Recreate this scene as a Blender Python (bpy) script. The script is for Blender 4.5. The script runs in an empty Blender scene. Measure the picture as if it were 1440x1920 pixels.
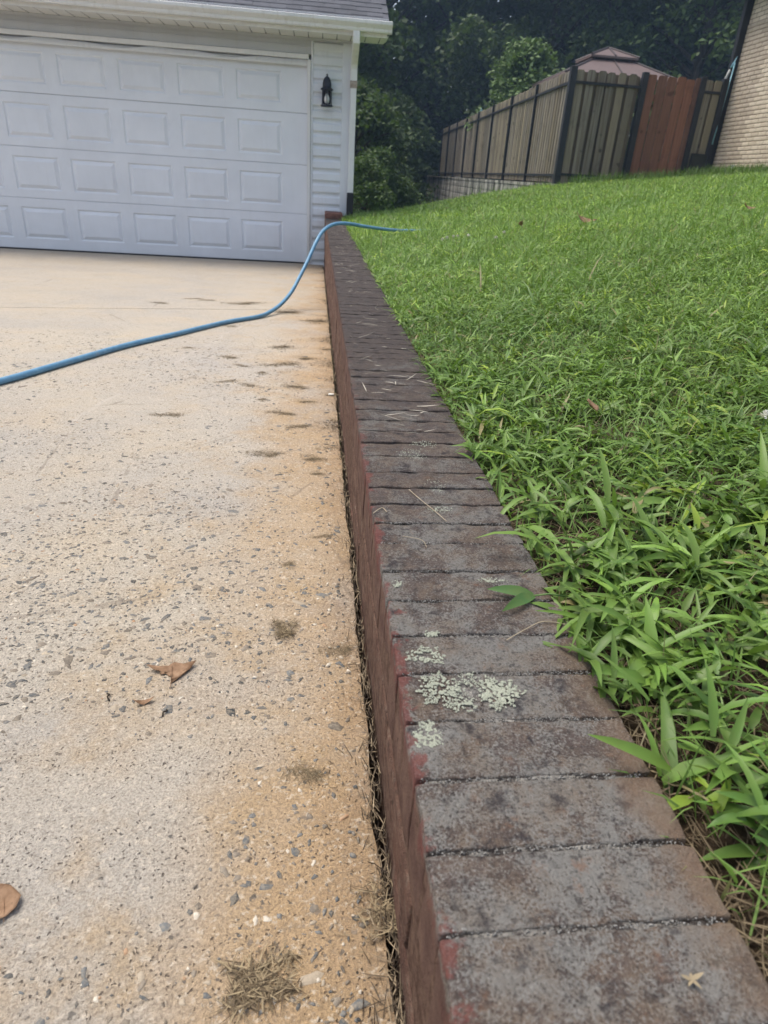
import bpy, bmesh, math, random
import numpy as np
from mathutils import Vector, Matrix, noise as mnoise

random.seed(7)
rng = np.random.default_rng(7)
scene = bpy.context.scene
COL = scene.collection
R = math.radians

# ------------------------------------------------------------------ camera
cam_d = bpy.data.cameras.new('camera')
cam = bpy.data.objects.new('camera', cam_d)
COL.objects.link(cam)
scene.camera = cam
F_PX = 1214.15                                    # focal length in pixels of the 1440x1920 photograph
cam_d.sensor_fit = 'VERTICAL'
cam_d.sensor_height = 36.0
cam_d.lens = F_PX / 1920 * 36.0
cam_d.clip_start = 0.02
cam_d.clip_end = 2000
RGT = Vector((0.99427191, -0.08951871, 0.0583932))
UPV = Vector((-0.0109495, 0.45815446, 0.88880515))
FWD = Vector((0.10631779, 0.88435337, -0.45454993))
cam.matrix_world = Matrix(((RGT.x, UPV.x, -FWD.x, 0), (RGT.y, UPV.y, -FWD.y, 0), (RGT.z, UPV.z, -FWD.z, 0), (0, 0, 0, 1)))
cam_d.dof.use_dof = True
cam_d.dof.focus_distance = 1.05
cam_d.dof.aperture_fstop = 10.0

# ------------------------------------------------------------------ sky, sun, exposure
world = bpy.data.worlds.new('World')
scene.world = world
world.use_nodes = True
wn = world.node_tree
bg = wn.nodes['Background']
sky = wn.nodes.new('ShaderNodeTexSky')
sky.sky_type = 'NISHITA'
sky.sun_disc = False
SUN_EL, SUN_AZ = R(66), R(-62)                    # high, from the left and a little ahead
sky.sun_elevation = SUN_EL
sky.sun_rotation = SUN_AZ
sky.air_density = 1.0
sky.dust_density = 4.0
sky.ozone_density = 1.0
hs = wn.nodes.new('ShaderNodeHueSaturation')      # thin overcast: the blue is mostly veiled
hs.inputs['Saturation'].default_value = 0.7
wn.links.new(sky.outputs[0], hs.inputs['Color'])
wn.links.new(hs.outputs[0], bg.inputs['Color'])
bg.inputs['Strength'].default_value = 0.13
sun_d = bpy.data.lights.new('sun', 'SUN')
sun_d.energy = 1.2
sun_d.angle = R(35)
sun_d.color = (1.0, 0.95, 0.87)
sun = bpy.data.objects.new('sun', sun_d)
COL.objects.link(sun)
sdir = Vector((math.sin(SUN_AZ) * math.cos(SUN_EL), math.cos(SUN_AZ) * math.cos(SUN_EL), math.sin(SUN_EL)))
sun.rotation_euler = sdir.to_track_quat('Z', 'Y').to_euler()
sun.location = (0, 0, 30)
scene.view_settings.view_transform = 'Standard'
scene.view_settings.look = 'None'
scene.view_settings.gamma = 1.0
scene.view_settings.exposure = 0.92
scene.view_settings.use_curve_mapping = False
scene.cycles.use_denoising = True

# ------------------------------------------------------------------ measured layout (metres, camera at the origin)
FY = 8.755                                        # garage facade
XL, XR, WZ = 0.0826, 0.282, -0.426                # retaining wall: left edge, right edge, top
D0, DS = -0.6077, -0.0439                         # driveway height and slope


def drive_z(y):
    return D0 + DS * y


def lawn_z(x, y):
    z = -0.452 + 0.13 * (np.maximum(x, 0.28) - 0.28) - 0.06 * np.maximum(0, np.minimum(y, 45) - (8.5 + 1.5 * np.clip(x - 1.0, 0, 3.4)))
    z = z + 0.012 * np.sin(x * 2.3 + 0.7 * y) * np.minimum(1, np.maximum(0, x - 0.5)) + 0.015 * np.sin(y * 0.9 - x) * np.minimum(1, np.maximum(0, x - 0.6))
    return z


# ------------------------------------------------------------------ helpers
WL = {}


def wloc(o):
    return WL.get(o.name, Vector((0, 0, 0))) if o else Vector((0, 0, 0))


def thing(name, loc=(0, 0, 0), label=None, cat=None, group=None, kind=None):
    o = bpy.data.objects.new(name, None)
    o.empty_display_size = 0.1
    COL.objects.link(o)
    o.location = loc
    WL[o.name] = Vector(loc)
    return tag(o, label, cat, group, kind)


def tag(o, label=None, cat=None, group=None, kind=None):
    if label: o['label'] = label
    if cat: o['category'] = cat
    if group: o['group'] = group
    if kind: o['kind'] = kind
    return o


def place(name, mesh, loc, parent=None, rot=None, scale=None):
    """an object of the given mesh at a world location"""
    o = bpy.data.objects.new(name, mesh)
    COL.objects.link(o)
    if parent: o.parent = parent
    o.location = Vector(loc) - wloc(parent)
    WL[o.name] = Vector(loc)
    if rot: o.rotation_euler = rot
    if scale: o.scale = scale
    return o


def mesh_from(name, v, f, mat=None, smooth=False):
    me = bpy.data.meshes.new(name)
    me.from_pydata([tuple(p) for p in v], [], f)
    if mat: me.materials.append(mat)
    if smooth:
        me.polygons.foreach_set('use_smooth', [True] * len(me.polygons))
    me.update()
    return me


def mesh_np(name, V, T, mat, col=None, smooth=False, quads=False):
    """big mesh from numpy arrays; T (n,3) or (n,4)"""
    me = bpy.data.meshes.new(name)
    k = T.shape[1]
    me.vertices.add(len(V))
    me.vertices.foreach_set('co', V.astype(np.float32).ravel())
    me.loops.add(T.size)
    me.loops.foreach_set('vertex_index', T.astype(np.int32).ravel())
    me.polygons.add(len(T))
    me.polygons.foreach_set('loop_start', np.arange(0, T.size, k, dtype=np.int32))
    me.polygons.foreach_set('loop_total', np.full(len(T), k, dtype=np.int32))
    if smooth:
        me.polygons.foreach_set('use_smooth', np.ones(len(T), dtype=bool))
    me.update(calc_edges=True)
    if col is not None:
        a = me.color_attributes.new('Col', 'FLOAT_COLOR', 'POINT')
        c = np.ones((len(V), 4), dtype=np.float32)
        c[:, :3] = col
        a.data.foreach_set('color', c.ravel())
    me.materials.append(mat)
    me.validate()
    return me


class MB:
    """collects pieces of one part"""
    def __init__(s): s.v, s.f = [], []

    def add(s, v, f):
        n = len(s.v)
        s.v += [tuple(p) for p in v]
        s.f += [tuple(i + n for i in q) for q in f]
        return s

    def box(s, x0, x1, y0, y1, z0, z1):
        v = [(x, y, z) for x in (x0, x1) for y in (y0, y1) for z in (z0, z1)]
        return s.add(v, [(0, 1, 3, 2), (4, 6, 7, 5), (0, 4, 5, 1), (2, 3, 7, 6), (0, 2, 6, 4), (1, 5, 7, 3)])

    def tube(s, pts, r, n=8, cap=True):
        pts = [Vector(p) for p in pts]
        rr = r if isinstance(r, (list, tuple)) else [r] * len(pts)
        vs, fs = [], []
        up = Vector((0, 0, 1))
        for i, p in enumerate(pts):
            t = (pts[min(i + 1, len(pts) - 1)] - pts[max(i - 1, 0)]).normalized()
            a = t.cross(up)
            if a.length < 1e-3: a = t.cross(Vector((0, 1, 0)))
            a.normalize()
            b = a.cross(t)
            for k in range(n):
                an = 2 * math.pi * k / n
                vs.append(p + (a * math.cos(an) + b * math.sin(an)) * rr[i])
        for i in range(len(pts) - 1):
            for k in range(n):
                fs.append((i * n + k, i * n + (k + 1) % n, (i + 1) * n + (k + 1) % n, (i + 1) * n + k))
        if cap:
            fs.append(tuple(range(n - 1, -1, -1)))
            fs.append(tuple((len(pts) - 1) * n + k for k in range(n)))
        return s.add(vs, fs)

    def lathe(s, c, prof, n=16):
        c = Vector(c)
        vs, fs = [], []
        for (r, z) in prof:
            for k in range(n):
                a = 2 * math.pi * k / n
                vs.append(c + Vector((r * math.cos(a), r * math.sin(a), z)))
        for i in range(len(prof) - 1):
            for k in range(n):
                fs.append((i * n + k, i * n + (k + 1) % n, (i + 1) * n + (k + 1) % n, (i + 1) * n + k))
        fs.append(tuple(range(n - 1, -1, -1)))
        fs.append(tuple((len(prof) - 1) * n + k for k in range(n)))
        return s.add(vs, fs)

    def build(s, name, mat, parent=None, loc=None, smooth=False, bevel=0):
        """vertices are given in world coordinates; the object's origin goes to loc"""
        l = Vector(loc) if loc is not None else wloc(parent)
        me = mesh_from(name, [Vector(p) - l for p in s.v], s.f, mat, smooth)
        if bevel:
            bm = bmesh.new()
            bm.from_mesh(me)
            bmesh.ops.bevel(bm, geom=bm.edges[:], offset=bevel, segments=1, affect='EDGES', clamp_overlap=True)
            bm.to_mesh(me)
            bm.free()
        return place(name, me, l, parent)


def rounded_box_mesh(name, dims, r, jit, mat, seed, n=(6, 3, 3), freq=40):
    h = [d / 2 for d in dims]
    ax = []
    for i in range(3):
        c = [-h[i], -h[i] + r * 0.35, -h[i] + r]
        k = n[i]
        c += [(-h[i] + r) + (2 * h[i] - 2 * r) * j / k for j in range(1, k)]
        c += [h[i] - r, h[i] - r * 0.35, h[i]]
        ax.append(c)
    bm = bmesh.new()
    for a in range(3):
        b, c = (a + 1) % 3, (a + 2) % 3
        for sgn in (-1, 1):
            g = {}
            for i, u in enumerate(ax[b]):
                for j, w in enumerate(ax[c]):
                    p = [0, 0, 0]
                    p[a], p[b], p[c] = sgn * h[a], u, w
                    g[i, j] = bm.verts.new(p)
            for i in range(len(ax[b]) - 1):
                for j in range(len(ax[c]) - 1):
                    q = [g[i, j], g[i + 1, j], g[i + 1, j + 1], g[i, j + 1]]
                    bm.faces.new(q if sgn > 0 else q[::-1])
    bmesh.ops.remove_doubles(bm, verts=bm.verts[:], dist=1e-6)
    off = Vector((seed * 7.13, seed * 3.7, seed * 1.9))
    for v in bm.verts:
        p = v.co
        inn = Vector([max(-h[i] + r, min(h[i] - r, p[i])) for i in range(3)])
        d = p - inn
        if d.length > 1e-9: p = inn + d.normalized() * r
        nz = mnoise.noise_vector(p * freq + off) * jit + mnoise.noise_vector(p * freq * 3 + off) * jit * 0.5
        v.co = p + nz
    me = bpy.data.meshes.new(name)
    bm.to_mesh(me)
    bm.free()
    me.polygons.foreach_set('use_smooth', [True] * len(me.polygons))
    me.materials.append(mat)
    return me


# ------------------------------------------------------------------ materials
class NB:
    def __init__(s, name, rough=0.8, spec=0.3):
        s.m = bpy.data.materials.new(name)
        s.m.use_nodes = True
        s.nt = s.m.node_tree
        s.b = s.nt.nodes['Principled BSDF']
        s.b.inputs['Roughness'].default_value = rough
        s.b.inputs['Specular IOR Level'].default_value = spec
        s.geo = s.nt.nodes.new('ShaderNodeNewGeometry')
        s.pos = s.geo.outputs['Position']

    def put(s, sock, v):
        if isinstance(v, bpy.types.NodeSocket): s.nt.links.new(v, sock)
        elif isinstance(v, (tuple, list)) and len(v) == 3 and sock.type == 'RGBA': sock.default_value = (*v, 1)
        else: sock.default_value = v

    def obj(s):
        return s.nt.nodes.new('ShaderNodeTexCoord').outputs['Object']

    def rnd(s):
        return s.nt.nodes.new('ShaderNodeObjectInfo').outputs['Random']

    def scaled(s, v, sc):
        n = s.nt.nodes.new('ShaderNodeVectorMath')
        n.operation = 'MULTIPLY'
        s.put(n.inputs[0], v)
        n.inputs[1].default_value = sc
        return n.outputs[0]

    def noise(s, scale, detail=4, rough=0.55, vec=None, dist=0.0, off=None):
        n = s.nt.nodes.new('ShaderNodeTexNoise')
        n.inputs['Scale'].default_value = scale
        n.inputs['Detail'].default_value = detail
        n.inputs['Roughness'].default_value = rough
        n.inputs['Distortion'].default_value = dist
        v = vec or s.pos
        if off is not None:
            a = s.nt.nodes.new('ShaderNodeVectorMath')
            s.put(a.inputs[0], v)
            s.put(a.inputs[1], off)
            v = a.outputs[0]
        s.put(n.inputs['Vector'], v)
        return n.outputs['Fac']

    def voro(s, scale, vec=None, feature='F1', out='Distance', rand=1.0):
        n = s.nt.nodes.new('ShaderNodeTexVoronoi')
        n.feature = feature
        n.inputs['Scale'].default_value = scale
        n.inputs['Randomness'].default_value = rand
        s.put(n.inputs['Vector'], vec or s.pos)
        return n.outputs[out]

    def mr(s, v, a, b, c=0.0, d=1.0):
        n = s.nt.nodes.new('ShaderNodeMapRange')
        s.put(n.inputs['Value'], v)
        for k, x in zip(('From Min', 'From Max', 'To Min', 'To Max'), (a, b, c, d)): s.put(n.inputs[k], x)
        return n.outputs['Result']

    def math(s, op, a, b=0.0, clamp=False):
        n = s.nt.nodes.new('ShaderNodeMath')
        n.operation = op
        n.use_clamp = clamp
        s.put(n.inputs[0], a)
        s.put(n.inputs[1], b)
        return n.outputs[0]

    def xyz(s, v=None):
        n = s.nt.nodes.new('ShaderNodeSeparateXYZ')
        s.put(n.inputs[0], v or s.pos)
        return n.outputs

    def mix(s, fac, a, b, mode='MIX'):
        n = s.nt.nodes.new('ShaderNodeMix')
        n.data_type = 'RGBA'
        n.blend_type = mode
        s.put(n.inputs[0], fac)
        s.put(n.inputs[6], a)
        s.put(n.inputs[7], b)
        return n.outputs[2]

    def attr(s, name='Col'):
        n = s.nt.nodes.new('ShaderNodeAttribute')
        n.attribute_name = name
        return n.outputs['Color']

    def bump(s, h, strength=0.5, dist=0.01, prev=None):
        n = s.nt.nodes.new('ShaderNodeBump')
        n.inputs['Strength'].default_value = strength
        n.inputs['Distance'].default_value = dist
        s.put(n.inputs['Height'], h)
        if prev: s.put(n.inputs['Normal'], prev)
        return n.outputs[0]

    def done(s, col=None, rough=None, normal=None, metal=None):
        if col is not None: s.put(s.b.inputs['Base Color'], col)
        if rough is not None: s.put(s.b.inputs['Roughness'], rough)
        if normal is not None: s.put(s.b.inputs['Normal'], normal)
        if metal is not None: s.put(s.b.inputs['Metallic'], metal)
        return s.m


def leaf_mat(name, trans=0.3, rough=0.5, spec=0.35):
    """leaves: colour of its own per leaf (attribute), light passes through"""
    k = NB(name, rough, spec)
    c = k.attr()
    n = k.noise(90, 3)
    c2 = k.mix(k.mr(n, 0.3, 0.7, 0.0, 0.35), c, (0.16, 0.20, 0.05), 'MIX')
    k.done(c2)
    tr = k.nt.nodes.new('ShaderNodeBsdfTranslucent')
    k.put(tr.inputs['Color'], k.mix(0.5, c2, (0.2, 0.35, 0.03)))
    ms = k.nt.nodes.new('ShaderNodeMixShader')
    ms.inputs[0].default_value = trans
    out = k.nt.nodes['Material Output']
    k.nt.links.new(k.b.outputs[0], ms.inputs[1])
    k.nt.links.new(tr.outputs[0], ms.inputs[2])
    k.nt.links.new(ms.outputs[0], out.inputs[0])
    return k.m


M = {}
M['grass'] = leaf_mat('grass_leaf', 0.25, 0.45, 0.4)
M['foliage'] = leaf_mat('tree_leaf', 0.18, 0.6, 0.25)


def strand_mat(name, rough=0.8):
    k = NB(name, rough, 0.2)
    return k.done(k.attr())


M['straw'] = strand_mat('dry_straw')


def m_simple(name, col, rough=0.6, spec=0.4, var=0.12, scale=6, bump=0.0, bscale=80, dirt=None):
    k = NB(name, rough, spec)
    n = k.noise(scale, 5)
    c = k.mix(k.mr(n, 0.3, 0.7), tuple(x * (1 - var) for x in col), tuple(min(1, x * (1 + var)) for x in col))
    if dirt:
        c = k.mix(k.mr(k.noise(scale * 2.3, 6, 0.7), 0.52, 0.72, 0, dirt[3]), c, dirt[:3])
    nm = k.bump(k.noise(bscale, 3), bump, 0.003) if bump else None
    return k.done(c, None, nm)


def m_concrete():
    k = NB('driveway_concrete', 0.9, 0.2)
    x, y, z = k.xyz()
    big = k.noise(1.3, 5, 0.6)
    big2 = k.noise(3.1, 6, 0.65, off=(7, 3, 1))
    c = k.mix(k.mr(big, 0.35, 0.66), (0.60, 0.525, 0.415), (0.54, 0.49, 0.42))
    c = k.mix(k.mr(big2, 0.5, 0.72, 0, 0.6), c, (0.66, 0.53, 0.36))
    # rusty earth stain towards the wall
    edge = k.math('ADD', x, k.mr(k.noise(4, 5), 0.2, 0.8, -0.20, 0.20))
    c = k.mix(k.mr(edge, -0.24, 0.05, 0, 0.9), c, (0.55, 0.375, 0.205))
    c = k.mix(k.mr(k.math('ADD', x, k.mr(k.noise(14, 5), 0.2, 0.8, -0.05, 0.05)), 0.0, 0.10, 0, 0.6), c, (0.29, 0.19, 0.11))
    # grey worn patches
    c = k.mix(k.mr(k.noise(2.2, 6, 0.6, off=(3, 9, 4)), 0.52, 0.68, 0, 0.6), c, (0.47, 0.435, 0.39))
    c = k.mix(k.math('MULTIPLY', k.mr(y, 3.0, 8.0, 0, 0.6), k.mr(k.noise(1.1, 5, 0.6, off=(5, 5, 5)), 0.3, 0.6, 0.4, 1.0)), c, (0.37, 0.315, 0.25))  # overall tone goes darker grey-brown towards the garage
    c = k.mix(k.math('MULTIPLY', k.mr(k.noise(5.5, 6, 0.7, off=(2, 7, 3)), 0.50, 0.66), k.mr(x, -0.55, -0.1, 0.15, 0.75)), c, (0.53, 0.37, 0.20))
    # irregular outlines for everything set into the paste
    wn_ = k.nt.nodes.new('ShaderNodeTexNoise')
    wn_.inputs['Scale'].default_value = 140
    wn_.inputs['Detail'].default_value = 3
    k.put(wn_.inputs['Vector'], k.pos)
    wv = k.nt.nodes.new('ShaderNodeVectorMath')
    wv.operation = 'MULTIPLY_ADD'
    k.put(wv.inputs[0], wn_.outputs['Color'])
    wv.inputs[1].default_value = (0.011, 0.011, 0.011)
    k.put(wv.inputs[2], k.pos)
    wp = wv.outputs[0]
    # sand grain
    g = k.noise(360, 4, 0.75)
    c = k.mix(k.mr(g, 0.58, 0.36, 0.0, 0.8), c, k.mix(0.65, c, (0.10, 0.08, 0.06)))
    g2 = k.noise(150, 3, 0.65, off=(2, 2, 2))
    c = k.mix(k.mr(g2, 0.56, 0.68, 0, 0.6), c, (0.74, 0.65, 0.52))
    c = k.mix(k.mr(k.noise(70, 4, 0.7, off=(6, 2, 2)), 0.56, 0.70, 0, 0.4), c, (0.28, 0.23, 0.175))
    # small stones of two sizes and pits, thicker in the worn patches
    worn = k.noise(2.6, 4, 0.6, off=(1, 5, 0))
    stone = None
    for (s_, lo, hi, rad) in ((85, 1.0, 0.72, 0.28), (150, 0.97, 0.62, 0.30)):
        vd = k.voro(s_, wp)
        sep = k.xyz(k.voro(s_, wp, out='Color'))
        pick = k.math('GREATER_THAN', sep[0], k.mr(worn, 0.36, 0.62, lo, hi))
        st_ = k.math('MULTIPLY', k.mr(vd, rad, rad - 0.08), pick, True)
        sc = k.mix(sep[1], (0.085, 0.085, 0.08), (0.36, 0.285, 0.21))
        c = k.mix(k.math('MULTIPLY', st_, 0.8), c, sc)
        stone = st_ if stone is None else k.math('MAXIMUM', stone, st_)
    pit = k.math('MULTIPLY', k.mr(k.voro(190, wp), 0.26, 0.12), k.math('GREATER_THAN', k.xyz(k.voro(190, wp, out='Color'))[2], 0.55), True)
    c = k.mix(k.math('MULTIPLY', pit, 0.75), c, (0.12, 0.095, 0.075))
    # hairline crazing
    cz = k.voro(1.7, k.pos, 'DISTANCE_TO_EDGE')
    c = k.mix(k.math('MULTIPLY', k.mr(k.math('ADD', cz, k.mr(k.noise(11, 4), 0.3, 0.7, 0, 0.02)), 0.0115, 0.009), 0.35), c, (0.16, 0.13, 0.10))
    # pale scrape lines
    sx = k.math('ADD', k.math('ADD', x, k.math('MULTIPLY', y, -0.17)), k.mr(k.noise(3, 2), 0, 1, -0.05, 0.05))
    ln = k.math('MULTIPLY', k.mr(k.math('ABSOLUTE', k.math('ADD', sx, 1.06)), 0.012, 0.003), k.mr(k.noise(9, 4), 0.45, 0.6), True)
    c = k.mix(k.math('MULTIPLY', ln, 0.3), c, (0.62, 0.57, 0.5))
    h = k.math('ADD', k.math('MULTIPLY', g, 0.8), k.math('MULTIPLY', k.noise(60, 4, 0.6), 0.7))
    h = k.math('ADD', h, k.math('MULTIPLY', pit, -0.9))
    return k.done(c, 0.92, k.bump(h, 1.0, 0.005))


def m_wallbrick(face=False):
    k = NB('weathered_brick_face' if face else 'weathered_brick', 0.92, 0.18)
    x, y, z = k.xyz()
    r = k.rnd()
    n1 = k.noise(26, 6, 0.62)
    n2 = k.noise(9, 5, 0.6, off=(4, 1, 7))
    n3 = k.noise(430, 4, 0.75)
    n4 = k.noise(120, 5, 0.7, off=(9, 2, 5))
    if face:
        c = k.mix(k.mr(n1, 0.35, 0.65), (0.11, 0.058, 0.043), (0.19, 0.115, 0.083))
        c = k.mix(k.mr(n4, 0.5, 0.66, 0, 0.5), c, (0.045, 0.03, 0.025))
        c = k.mix(k.mr(k.noise(40, 5, 0.7, off=(3, 3, 3)), 0.58, 0.66, 0, 0.5), c, (0.26, 0.20, 0.15))
        c = k.mix(k.mr(n2, 0.55, 0.7, 0, 0.5), c, (0.17, 0.08, 0.055))
        sk = k.noise(1.0, 6, 0.75, vec=k.scaled(k.pos, (60, 48, 70)))
        c = k.mix(k.mr(sk, 0.54, 0.66, 0, 0.6), c, (0.22, 0.165, 0.125))
        c = k.mix(k.mr(sk, 0.46, 0.36, 0, 0.6), c, (0.04, 0.028, 0.024))
        h = k.math('ADD', k.math('ADD', n4, n1), k.math('MULTIPLY', k.noise(300, 4, 0.7), 0.6))
        return k.done(c, 0.94, k.bump(h, 1.0, 0.008))
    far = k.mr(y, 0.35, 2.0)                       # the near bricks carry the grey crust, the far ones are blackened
    c = k.mix(k.mr(n1, 0.36, 0.62), (0.055, 0.043, 0.039), (0.13, 0.10, 0.084))
    c = k.mix(k.math('MULTIPLY', r, 0.5), c, (0.105, 0.082, 0.073))
    # bare brick showing through
    bare = k.noise(34, 5, 0.65, off=(12, 4, 2))
    c = k.mix(k.mr(bare, 0.48, 0.62, 0, 0.8), c, (0.165, 0.122, 0.09))
    # grey crust, patchy
    crust = k.math('ADD', k.math('MULTIPLY', n3, 0.50), k.math('MULTIPLY', k.noise(15, 6, 0.7, off=(4, 1, 7)), 0.75))
    thr = k.mr(far, 0, 1, 0.572, 0.70)
    cr = k.mr(k.math('SUBTRACT', crust, thr), 0.0, 0.07, 0, 0.9)
    c = k.mix(cr, c, k.mix(n4, (0.15, 0.145, 0.132), (0.265, 0.255, 0.23)))
    tan = k.noise(19, 6, 0.7, off=(21, 3, 9))
    c = k.mix(k.mr(tan, 0.46, 0.64, 0, 0.62), c, (0.175, 0.132, 0.095))
    c = k.mix(k.mr(n3, 0.54, 0.64, 0, 0.55), c, (0.29, 0.275, 0.25))
    c = k.mix(k.mr(n3, 0.45, 0.34, 0, 0.75), c, (0.030, 0.026, 0.026))
    c = k.mix(k.mr(n4, 0.46, 0.34, 0, 0.7), c, (0.045, 0.038, 0.036))
    c = k.mix(k.mr(k.noise(80, 5, 0.7, off=(8, 8, 8)), 0.60, 0.72, 0, 0.6), c, (0.30, 0.29, 0.265))
    c = k.mix(k.mr(k.noise(44, 5, 0.7, off=(1, 14, 2)), 0.60, 0.72, 0, 0.6), c, (0.20, 0.11, 0.068))
    # black algae blotches
    c = k.mix(k.mr(k.noise(30, 6, 0.7, off=(5, 8, 3)), 0.56, 0.66, 0, 0.8), c, (0.030, 0.026, 0.030))
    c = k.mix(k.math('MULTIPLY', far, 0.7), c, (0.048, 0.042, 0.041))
    # tan wear along the lawn edge, near end
    te = k.math('ADD', x, k.mr(k.noise(30, 4), 0.2, 0.8, -0.03, 0.03))
    c = k.mix(k.math('MULTIPLY', k.mr(te, XR - 0.045, XR - 0.005, 0, 0.75), k.mr(y, 0.75, 0.35)), c, k.mix(n1, (0.18, 0.10, 0.07), (0.20, 0.165, 0.11)))
    # rubbed red arris on the driveway side
    re = k.math('ADD', x, k.mr(k.noise(30, 6, 0.7), 0.3, 0.7, -0.014, 0.030))
    red = k.math('MULTIPLY', k.mr(re, XL + 0.013, XL + 0.006), k.mr(y, 1.5, 0.9, 0.15, 0.9), True)
    red = k.math('MULTIPLY', red, k.mr(k.math('ADD', z, k.mr(k.noise(40, 4), 0.3, 0.7, -0.012, 0.012)), WZ - 0.030, WZ - 0.012), True)
    side = k.mix(k.mr(n1, 0.35, 0.65), (0.095, 0.052, 0.042), (0.17, 0.105, 0.078))
    c = k.mix(k.math('MULTIPLY', k.mr(x, XL + 0.006, XL + 0.003), k.mr(z, WZ - 0.008, WZ - 0.016), True), c, side)
    c = k.mix(k.math('MULTIPLY', red, 0.85), c, k.mix(n4, (0.085, 0.03, 0.028), (0.23, 0.08, 0.065)))
    h = k.math('ADD', k.math('MULTIPLY', n3, 0.5), k.math('ADD', n4, n1))
    return k.done(c, 0.93, k.bump(h, 1.0, 0.005))


def m_mortar():
    k = NB('old_mortar', 0.95, 0.1)
    n = k.noise(60, 5, 0.7)
    x, y, z = k.xyz()
    c = k.mix(k.mr(n, 0.42, 0.60), (0.07, 0.06, 0.055), (0.36, 0.34, 0.30))
    c = k.mix(k.mr(y, 0.6, 1.4, 0, 0.85), c, (0.03, 0.026, 0.026))
    sd_ = k.mix(k.mr(n, 0.4, 0.6), (0.09, 0.052, 0.04), (0.17, 0.11, 0.08))
    c = k.mix(k.mr(z, WZ - 0.008, WZ - 0.014), c, sd_)
    return k.done(c, 0.95, k.bump(k.noise(260, 4, 0.7), 1.0, 0.006))


def m_soil():
    k = NB('lawn_soil', 0.95, 0.1)
    x, y, z = k.xyz()
    c = k.mix(k.mr(k.noise(40, 6, 0.7), 0.35, 0.65), (0.028, 0.019, 0.012), (0.085, 0.06, 0.038))
    # thatch and clover carpet between the blades further off
    g = k.mix(k.mr(k.noise(9, 6, 0.7), 0.35, 0.65), (0.07, 0.135, 0.03), (0.12, 0.20, 0.05))
    lawn = k.math('MULTIPLY', k.mr(y, 0.7, 3.0), k.mr(y, 24, 21))
    c = k.mix(lawn, c, g)
    return k.done(c, 0.95, k.bump(k.noise(120, 5, 0.7), 0.9, 0.01))


def m_wood(name, base, light, dark, grain=(38, 38, 1.2), rand=0.5, knots=True):
    k = NB(name, 0.85, 0.2)
    ov = k.obj()
    r = k.rnd()
    rv = k.nt.nodes.new('ShaderNodeCombineXYZ')
    k.put(rv.inputs[0], k.math('MULTIPLY', r, 31))
    k.put(rv.inputs[2], k.math('MULTIPLY', r, 57))
    a = k.nt.nodes.new('ShaderNodeVectorMath')
    k.put(a.inputs[0], k.scaled(ov, grain))
    k.put(a.inputs[1], rv.outputs[0])
    g = k.noise(1.0, 6, 0.6, vec=a.outputs[0])
    big = k.noise(1.7, 4, 0.6, vec=a.outputs[0])
    c = k.mix(k.mr(g, 0.32, 0.68), dark, light)
    c = k.mix(k.math('MULTIPLY', r, rand), c, base)
    r2 = k.math('FRACT', k.math('MULTIPLY', r, 17.3))
    c = k.mix(k.mr(r2, 0.2, 1.0, 0.0, 0.9), c, k.mix(0.5, c, (0.05, 0.045, 0.04)))
    c = k.mix(k.mr(k.noise(2.2, 5, 0.65), 0.55, 0.72, 0, 0.55), c, tuple(v * 0.55 for v in dark))
    if knots:
        kn = k.noise(5.0, 1, 0.4, off=(3, 3, 3))
        c = k.mix(k.mr(kn, 0.70, 0.74, 0, 0.7), c, tuple(v * 0.45 for v in dark))
    return k.done(c, 0.85, k.bump(g, 0.35, 0.004))


def m_shingle():
    k = NB('asphalt_shingle', 0.9, 0.2)
    r = k.rnd()
    n = k.noise(300, 3, 0.7)
    c = k.mix(r, (0.055, 0.058, 0.068), (0.105, 0.108, 0.125))
    c = k.mix(k.mr(n, 0.35, 0.65, 0, 0.6), c, (0.16, 0.165, 0.18))
    c = k.mix(k.mr(k.noise(3, 5), 0.5, 0.7, 0, 0.4), c, (0.04, 0.042, 0.048))
    return k.done(c, 0.9, k.bump(n, 0.6, 0.004))


def m_vinyl(name, col, rough=0.45, grime=0.35, wave=0.25):
    k = NB(name, rough, 0.4)
    x, y, z = k.xyz()
    n = k.noise(2.5, 5, 0.6)
    c = k.mix(k.mr(n, 0.35, 0.65), tuple(v * 0.93 for v in col), col)
    st = k.noise(1.0, 5, 0.7, vec=k.scaled(k.pos, (26, 26, 1.6)))
    c = k.mix(k.mr(st, 0.52, 0.75, 0, grime), c, (0.42, 0.40, 0.34))
    c = k.mix(k.math('MULTIPLY', k.mr(k.math('ADD', z, k.mr(k.noise(7, 4), 0.2, 0.8, -0.1, 0.1)), -0.62, -1.02, 0, 1), grime), c, (0.45, 0.41, 0.34))
    w = k.noise(1.4, 2, 0.4)
    return k.done(c, None, k.bump(k.math('ADD', k.math('MULTIPLY', w, 1.0), k.math('MULTIPLY', k.noise(160, 2), 0.02)), wave, 0.02))


def m_block():
    k = NB('stained_concrete', 0.92, 0.15)
    c = k.mix(k.mr(k.noise(3, 6, 0.65), 0.35, 0.66), (0.26, 0.25, 0.225), (0.44, 0.42, 0.375))
    st = k.noise(1.0, 6, 0.7, vec=k.scaled(k.pos, (3.2, 3.2, 0.55)))
    c = k.mix(k.mr(st, 0.45, 0.58, 0, 0.92), c, (0.035, 0.036, 0.032))
    return k.done(c, 0.92, k.bump(k.noise(30, 5, 0.7), 0.6, 0.02))


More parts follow.
